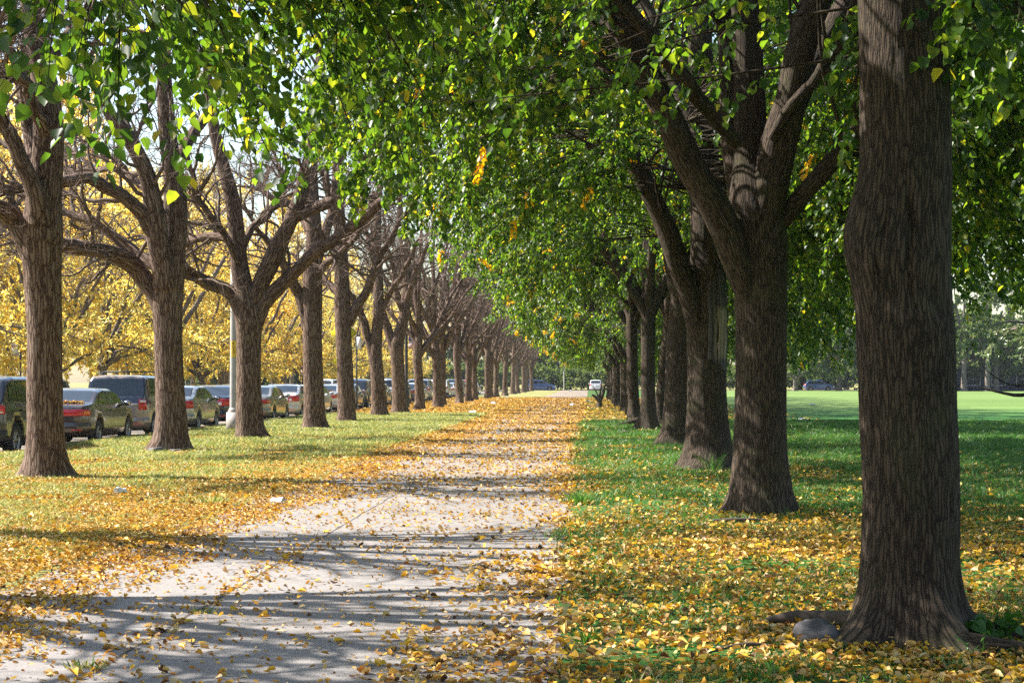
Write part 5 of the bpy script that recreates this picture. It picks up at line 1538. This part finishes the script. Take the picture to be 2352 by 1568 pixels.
    if extra == 'letters':
        cu = bpy.data.curves.new('lettering', 'FONT'); cu.body = 'CAMRY LE'; cu.size = .062; cu.extrude = .004; cu.align_x = 'CENTER'
        o = bpy.data.objects.new('lettering', cu); COL.objects.link(o); o.parent = root; o.location = (.40, -.085, .935); o.rotation_euler = (PI / 2, 0, 0); cu.materials.append(M['chrome'])
        to_mesh(o)
    return root


CG = 'cars parked along the near kerb'
RZ = -.125
XR = -12.30                        # right flank of the parked row
def place(o, kind, y, dx=0.0): o.location = (XR - SPEC[kind]['W'] / 2 + dx, y, RZ)


first = {}
def car(kind, colour, y, label, dx=0.0, extra=None, group=CG, rz=0.0, x=None):
    key = (kind, extra)
    if key not in first or extra == 'letters' or kind == 'boxy':
        o = car_type(kind, colour, label, group, 'parked_car', extra)
        first[key] = (o, colour)
    else:
        src, c0 = first[key]
        o = copy_thing(src, (0, 0, 0), 0, (1, 1, 1), label, group)
        if c0 != colour:
            for c in CHILD[o.name]:
                for k_, sl in enumerate(c.material_slots):
                    if sl.material == PAINT[c0]:
                        sl.link = 'OBJECT'; sl.material = PAINT[colour]
    if x is None: place(o, kind, y, dx)
    else: o.location = (x, y, RZ)
    o.rotation_euler = (0, 0, rz)
    return o


car('suv', 'black', 35.45, 'black car cut by the left edge of the photo, red tail lamp showing', .12)
car('sedan', 'brown', 41.95, 'dark brown sedan between the thick bare tree and the boxy two-tone car', -.02, 'letters')
car('boxy', 'taupe', 48.0, 'boxy car with dark tailgate over taupe lower panels and roof rack', -.12)
car('compact', 'silver', 53.25, 'silver car with roof rack just right of the two-stem tree', -.08, 'rails')
car('compact', 'black', 58.9, 'black car with round red tail lamp left of the pale pole', -.08)
car('sedan', 'tan', 64.2, 'greenish tan car half hidden behind the low forking tree', .28)
car('compact', 'cream', 71.6, 'cream sedan with slanted red lamps right of the low forking tree', .12)
car('sedan', 'white', 77.4, 'white car peeping out between the cream sedan and the straight bare tree', .05)
car('sedan', 'cream', 85.0, 'light silver sedan with wide red lamps between two bare trunks', -.22)
car('compact', 'grey', 91.0, 'grey car hidden beyond the light silver sedan', -.2)
car('suv', 'navy', 97.0, 'dark blue car with high red lamp beside the thin sign post', -.35)
car('compact', 'tan', 102.7, 'tan car ahead of the dark blue one', .0)
car('van', 'white', 108.2, 'white van with stacked square red lamps left of the forked tree', .25)
far_c = [('suv', 'green'), ('sedan', 'grey'), ('compact', 'white'), ('van', 'silver'), ('sedan', 'black'), ('compact', 'silver'), ('suv', 'white'), ('sedan', 'cream'), ('compact', 'grey'), ('van', 'navy'), ('sedan', 'silver'), ('suv', 'red'), ('compact', 'white'), ('sedan', 'tan')]
for k, (kd, c) in enumerate(far_c):
    car(kd, c, 114.4 + 5.75 * k, 'red car glimpsed between far bare trunks' if c == 'red' else '%s car far along the kerb row, %s beyond the white van' % (c, ORD[k] if k < 12 else 'last but one' if k == 12 else 'last'), .1 * math.sin(k))
G2 = 'cars on the far side of the street'
for kd, c, x, y, rz, lab in [('suv', 'navy', -19.6, 62, PI, 'dark car across the street seen over the brown sedan'), ('van', 'white', -19.7, 80, PI, 'white van across the street glimpsed behind the pole'), ('sedan', 'blue', -19.9, 112, PI, 'blue car across the street right of the cream sedan'),
                             ('suv', 'lightblue', -17.1, 125, 0, 'light blue car in the street over the silver sedan roof'), ('van', 'white', -19.6, 128, PI, 'white vehicle across the street with dark windows above the silver sedan'),
                             ('sedan', 'white', -16.9, 142, 0, 'white car in the street above the dark blue car roof'), ('sedan', 'silver', -19.7, 97, PI, 'silver car across the street behind the tan car'), ('compact', 'red', -19.7, 150, PI, 'small red car far across the street')]:
    car(kd, c, y, lab, extra=None, group=G2, rz=rz, x=x)
G3 = 'vehicles on the cross street beyond the park'
car('suv', 'blue', 266, 'hazy blue car parked beyond the shaded field', group=G3, rz=-PI / 2, x=33.5)
car('van', 'blue', 266, 'blue vehicle beside the last bare trunk at the path end', group=G3, rz=-PI / 2, x=-9.9)
car('van', 'white', 267, 'white vehicle at the end of the path beside the right row', group=G3, rz=0, x=1.0)
# leaves gathered at the foot of rear windows belong with the litter
pv, n_ = [], 0
for y, kz, dx in ((41.95, 1.10, -.02), (71.6, 1.13, .12), (85.0, 1.10, -.22)):
    c = 190
    x = XR - .9 + dx + (rng.random(c) - .5) * 1.15
    yy = y + .60 + .12 * rng.random(c)
    z = kz + RZ - .015 + .03 * rng.random(c)
    V, Q = leaf_geo(np.stack([x, yy, z], 1), rng.normal(0, 1, (c, 3)) * [1, 1, .3], np.array([0, -.3, 1]) + rng.normal(0, .3, (c, 3)), .05 + .04 * rng.random(c), .7)
    pv.append((V, Q + n_)); n_ += len(V)
tag(build('car_leaf_litter', np.concatenate([a for a, b in pv]), np.concatenate([b for a, b in pv]), M['fallen_s'], smooth=False), 'orange leaves gathered below sedan rear windows', 'fallen leaves', None, 'stuff')

# ------------------------------------------------------------------ signs and poles
def text(body, size, loc, par, m, rot=(PI / 2, 0, 0), name='lettering'):
    cu = bpy.data.curves.new(name, 'FONT'); cu.body = body; cu.size = size; cu.extrude = .002; cu.align_x = 'CENTER'; cu.align_y = 'CENTER'
    o = bpy.data.objects.new(name, cu); COL.objects.link(o); o.parent = par; o.location = loc; o.rotation_euler = rot
    cu.materials.append(m)
    return to_mesh(o)


def post(par, h, r, m, z0=-.1):
    mb = MB(); mb.lathe([(r, z0), (r, h), (r * .6, h + .02), (.001, h + .02)], n=14); return mb.build('post', m, par, True)


def plate(par, name, c, w, h, m, t=.012, rz=0.0):
    mb = MB(); mb.box((c[0], c[1], c[2]), (w, t, h), rz); return mb.build(name, m, par)


# red-circle parking sign, far left
Y = 67
a = W(48, 850, Y)
s = empty('parking_sign', (a[0], Y, 0), .0, 'white parking sign with red circle and red bottom line at the left edge', 'sign')
post(s, 3.05, .032, M['pole_dark'])
pl = plate(s, 'panel', (-.19, -.03, 2.72), .30, .50, M['sign_white'])
mb = MB()
n = 24
an = np.arange(n) / n * 2 * PI
for r0_, r1_ in ((.045, .062),):
    V = np.concatenate([np.stack([np.cos(an) * r0_, 0 * an, np.sin(an) * r0_], 1), np.stack([np.cos(an) * r1_, 0 * an, np.sin(an) * r1_], 1)]) + [-.27, -.039, 2.86]
    mb.add(V, [[k, (k + 1) % n, n + (k + 1) % n, n + k] for k in range(n)])
mb.build('red_circle', M['sign_red'], pl)
text('P', .085, (-.27, -.040, 2.86), pl, M['ink'])
text('NO\nPARKING', .036, (-.13, -.040, 2.86), pl, M['ink'])
text('TOW ZONE', .055, (-.19, -.040, 2.52), pl, M['sign_red'])
# pale lamp pole with base and yellow sticker
Y = 49.6
a = W(539, 990, Y)
s = empty('lamp_pole', (a[0], Y, 0), 0, 'pale weathered pole on square rusty base with a yellow sticker', 'pole')
mb = MB(); mb.lathe([(.135, .58), (.125, 2), (.115, 4.0), (.108, 5.4), (.001, 5.43)], n=22); mb.build('shaft', M['pole_paint'], s, True)
rust = simple('base_rusted_paint', (.42, .38, .34), .8, var=.35, scale=4)
mb = MB(); mb.box((.02, 0, .27), (.46, .40, .64), 0, .93); mb.build('base', rust, s)
mb = MB(); mb.lathe([(.19, .59), (.19, .64), (.15, .70), (.135, .72)], n=18); mb.build('collar', rust, s, True)
zz = np.linspace(2.18, 2.66, 12); aa = np.linspace(-PI / 2 - .62, -PI / 2 + .62, 12)
A_, Z_ = np.meshgrid(aa, zz)
V = np.stack([np.cos(A_ - .12 * (Z_ - 2.4)) * .128, np.sin(A_ - .12 * (Z_ - 2.4)) * .128, Z_], -1).reshape(-1, 3)
i, j = np.meshgrid(np.arange(11), np.arange(11), indexing='ij')
stk = build('sticker', V, np.stack([i * 12 + j, i * 12 + j + 1, (i + 1) * 12 + j + 1, (i + 1) * 12 + j], -1).reshape(-1, 4), M['sticker'], s)
for k, ch in enumerate('BU8O.'):
    text(ch, .085, (-.012 + .006 * k, -.134, 2.58 - .085 * k), stk, M['ink'])
# yellow diamond warning sign behind the fifth tree
def diamond(par, c, sd, m, border=True):
    mb = MB(); mb.box((0, 0, 0), (sd, .012, sd))
    V = mb.V[0]; ca = math.cos(PI / 4)
    V = np.stack([(V[:, 0] - V[:, 2]) * ca, V[:, 1], (V[:, 0] + V[:, 2]) * ca], 1) + np.array(c)
    p = MB().add(V, mb.Q[0]).build('panel', m, par)
    if border:
        b_ = MB(); d = sd * ca
        for r_ in (.93,):
            o_ = np.array([[0, -d], [d, 0], [0, d], [-d, 0]]) * r_; q_ = o_ * .955
            V = np.array([[p_[0], -.009, p_[1]] for p_ in np.concatenate([o_, q_])]) + np.array(c)
            b_.add(V, [[k, (k + 1) % 4, 4 + (k + 1) % 4, 4 + k] for k in range(4)])
        b_.build('border', M['ink'], p)
    return p


Y = 70
a = W(791, 764, Y)
s = empty('warning_sign', (a[0], Y, 0), 0, 'big yellow diamond sign mostly hidden behind the fifth bare trunk', 'sign')
post(s, a[2] + .6, .035, M['pole_dark'])
p = diamond(s, (0, -.05, a[2]), .775, M['sign_yellow'])
mb = MB(); mb.box((0, -.062, a[2] - .05), (.07, .008, .42)); mb.box((0, -.062, a[2] + .2), (.14, .008, .14), 0, 0.4); mb.build('arrow', M['ink'], p)
Y = 131
a = W(785, 829, Y)
s = empty('crossing_sign', (a[0], Y, 0), 0, 'small bright yellow diamond crossing sign with arrow plate below it', 'sign')
post(s, a[2] + .5, .04, M['pole_dark'])
bright = simple('sign_fluorescent_yellow', (.70, .72, .01), .5)
p = diamond(s, (.0, -.05, a[2]), .95, bright, False)
mb = MB()
mb.lathe([(.001, -.07), (.055, -.04), (.055, .04), (.001, .07)], (-.18, -.066, a[2] + .30), 10, 'z')
for x0, z0_, x1, z1_ in ((-.18, .2, -.16, -.1), (-.16, -.1, -.30, -.38), (-.16, -.1, .0, -.36), (-.18, .12, -.36, -.02), (-.18, .12, -.02, .0)):
    P = np.array([[x0, -.064, a[2] + z0_], [(x0 + x1) / 2, -.064, a[2] + (z0_ + z1_) / 2], [x1, -.064, a[2] + z1_]])
    V, Q, _ = tubes(P[None], np.full((1, 3), .035), 6); mb.add(V, Q)
mb.build('walking_figure', M['ink'], p)
p2 = plate(s, 'arrow_plate', (.0, -.05, a[2] - .98), .62, .40, bright)
mb = MB()
P = np.array([[-.2, -.062, a[2] - .86], [0, -.062, a[2] - .98], [.14, -.062, a[2] - 1.08]]); V, Q, _ = tubes(P[None], np.full((1, 3), .03), 6); mb.add(V, Q)
mb.build('arrow', M['ink'], p2)
# white sign on a thin black post
Y = 87
a = W(820, 900, Y)
s = empty('street_sign', (a[0], Y, 0), 0, 'plain white upright sign on a thin black post', 'sign')
post(s, 3.85, .04, M['pole_dark'])
plate(s, 'panel', (.125, -.05, 3.42), .21, .62, M['sign_white'])
# snowflake sign on its dark lamp post
Y = 92
a = W(934, 900, Y)
s = empty('lamp_post', (a[0], Y, 0), 0, 'dark round lamp post standing in front of the parked cars', 'lamp post')
mb = MB(); mb.lathe([(.17, -.1), (.17, .78), (.15, .86), (.10, .98), (.085, 1.1), (.08, 4), (.065, 8.5), (.001, 8.6)], n=20); mb.build('shaft', M['pole_dark'], s, True)
mb = MB(); mb.lathe([(.02, 8.6), (.16, 8.7), (.2, 8.95), (.14, 9.2), (.001, 9.3)], n=16); mb.build('lantern', M['sign_white'], s, True)
g = empty('snow_route_sign', (a[0], Y, 0), 0, 'blue sign with white snowflake above a pale pink panel', 'sign')
cx, zt_ = .30, CAMZ - (772 - VY) / FPX * Y
mb = MB(); mb.box((.14, -.02, zt_ - .08), (.26, .02, .03)); mb.box((.14, -.02, zt_ - .62), (.26, .02, .03)); mb.build('bracket', M['chrome'], g)
up_ = plate(g, 'blue_panel', (cx + .02, -.045, zt_ - .12), .40, .30, M['sign_blue'])
lo_ = plate(g, 'lower_panel', (cx + .02, -.045, zt_ - .475), .40, .40, M['sign_pink'])
mb = MB()
for k in range(3):
    an_ = k * PI / 3 + PI / 2
    P = np.array([[cx + .05 + math.cos(an_) * q * .105, -.054, zt_ - .12 + math.sin(an_) * q * .105] for q in (-1, 0, 1)])
    V, Q, _ = tubes(P[None], np.full((1, 3), .014), 5); mb.add(V, Q)
    for sg in (-1, 1):
        for da in (-.6, .6):
            b0 = np.array([cx + .05 + math.cos(an_) * sg * .065, -.054, zt_ - .12 + math.sin(an_) * sg * .065])
            b1 = b0 + np.array([math.cos(an_ + da) * sg * .045, 0, math.sin(an_ + da) * sg * .045])
            P = np.array([b0, (b0 + b1) / 2, b1]); V, Q, _ = tubes(P[None], np.full((1, 3), .010), 5); mb.add(V, Q)
mb.build('snowflake', M['sign_white'], up_)
text('NO\nPARKING', .075, (cx + .02, -.054, zt_ - .42), lo_, M['sign_red'])
mb = MB(); mb.box((cx + .02, -.054, zt_ - .645), (.36, .006, .035)); mb.build('red_line', M['sign_red'], lo_)
Y = 121
a = W(691, 870, Y)
g = empty('snow_route_sign', (a[0], Y, 0), 0, 'small far snow route sign above the blue car across the street', 'sign')
post(g, 2.7, .03, M['pole_dark'])
plate(g, 'blue_panel', (.22, -.05, 2.42), .36, .26, M['sign_blue'])
plate(g, 'lower_panel', (.22, -.05, 2.06), .36, .42, M['sign_pink'])
# signals at the end of the path
Y = 261
a = W(1296, 898, Y)
g = empty('traffic_signal', (a[0], Y, 0), 0, 'slim grey signal pole with dark lamp heads at the path end', 'traffic signal')
post(g, 5.4, .08, M['pole_paint'])
for x, z in ((.55, 4.2), (-.5, 4.0)):
    mb = MB(); mb.box((x, 0, z), (.42, .36, 1.05)); mb.box((x / 2, 0, z), (abs(x), .06, .06))
    for q in (-1, 0, 1): mb.lathe([(.12, -.26), (.13, -.18)], (x, 0, z + q * .32), 12, 'y')
    h_ = mb.build('signal_head', M['pole_dark'], g)
# dark building behind the pale trunks
bd = empty('low_building', (66, 256, 0), 0, 'low dark blue building behind the pale trunks at the right edge', 'building')
navy = simple('building_navy', (.028, .034, .085), .6, var=.15, scale=.5)
mb = MB(); mb.box((0, 0, 1.7), (30, 8, 3.4)); mb.build('wall', navy, bd)
mb = MB(); mb.box((0, 0, 3.52), (31, 9, .26)); mb.build('roof', M['concrete'], bd)
for k in range(8):
    mb = MB(); mb.box((-13 + 3.7 * k, -4.02, 1.7), (1.9, .08, 1.7)); w_ = mb.build('window', M['glass'], bd)
    mb = MB()
    for q in (-1, 1): mb.box((-13 + 3.7 * k + q * 1.0, -4.06, 1.7), (.10, .12, 1.9)); mb.box((-13 + 3.7 * k, -4.06, 1.7 + q * .9), (1.9, .12, .10))
    mb.build('frame', M['sign_white'], w_)

# ------------------------------------------------------------------ light, sky, camera
AZ = math.radians(13)               # sun stands to the left and a little beyond
EL = math.radians(43)
to_sun = Vector((-math.cos(AZ) * math.cos(EL), math.sin(AZ) * math.cos(EL), math.sin(EL)))
sun = bpy.data.lights.new('sun', 'SUN')
sun.energy = 5.0
sun.angle = math.radians(.45)
sun.color = (1.0, .945, .86)
so = bpy.data.objects.new('sun', sun)
COL.objects.link(so)
so.rotation_euler = (-to_sun).to_track_quat('-Z', 'Y').to_euler()
wd = bpy.data.worlds.new('World')
SC.world = wd
wd.use_nodes = True
nt = wd.node_tree
bg = nt.nodes['Background']
sky = nt.nodes.new('ShaderNodeTexSky')
sky.sky_type = 'NISHITA'
sky.sun_disc = False
sky.sun_elevation = EL
sky.sun_rotation = math.atan2(to_sun.x, to_sun.y)
sky.air_density = 1.2
sky.dust_density = 1.2
nt.links.new(sky.outputs[0], bg.inputs[0])
bg.inputs[1].default_value = 0.09

if HAZE:
    hb = MB(); hb.box((0, 140, 9.5), (900, 660, 21.4))
    m, nt_, out = mat('haze_air')
    v = N(nt_, 'ShaderNodeVolumePrincipled')
    v.inputs['Color'].default_value = (.80, .86, .95, 1)
    v.inputs['Density'].default_value = HAZE
    v.inputs['Anisotropy'].default_value = .35
    nt_.links.new(v.outputs[0], out.inputs['Volume'])
    tag(hb.build('haze', m), 'thin pale autumn haze over the whole park', 'haze', None, 'stuff')

cam = bpy.data.cameras.new('camera')
cam.sensor_width = 36.0
cam.lens = 36.0 * 4000 / 2400
cam.shift_x = -(1381 - 1200) / 2400
cam.shift_y = (892 - 800) / 2400
cam.clip_start = .05
cam.clip_end = 3000
co = bpy.data.objects.new('camera', cam)
COL.objects.link(co)
co.location = (0, 0, CAMZ)
co.rotation_euler = (PI / 2, 0, 0)
SC.camera = co

SC.view_settings.view_transform = 'Standard'
SC.view_settings.look = 'None'
SC.view_settings.gamma = 1
SC.view_settings.use_curve_mapping = False
SC.view_settings.exposure = EXPO
SC.render.engine = 'CYCLES'
cy = SC.cycles
cy.use_denoising = False
cy.use_adaptive_sampling = False
cy.max_bounces = 7
cy.diffuse_bounces = 4
cy.glossy_bounces = 2
cy.transmission_bounces = 4
cy.transparent_max_bounces = 4
cy.volume_bounces = 0
cy.caustics_reflective = False
cy.caustics_refractive = False
cy.sample_clamp_indirect = 3
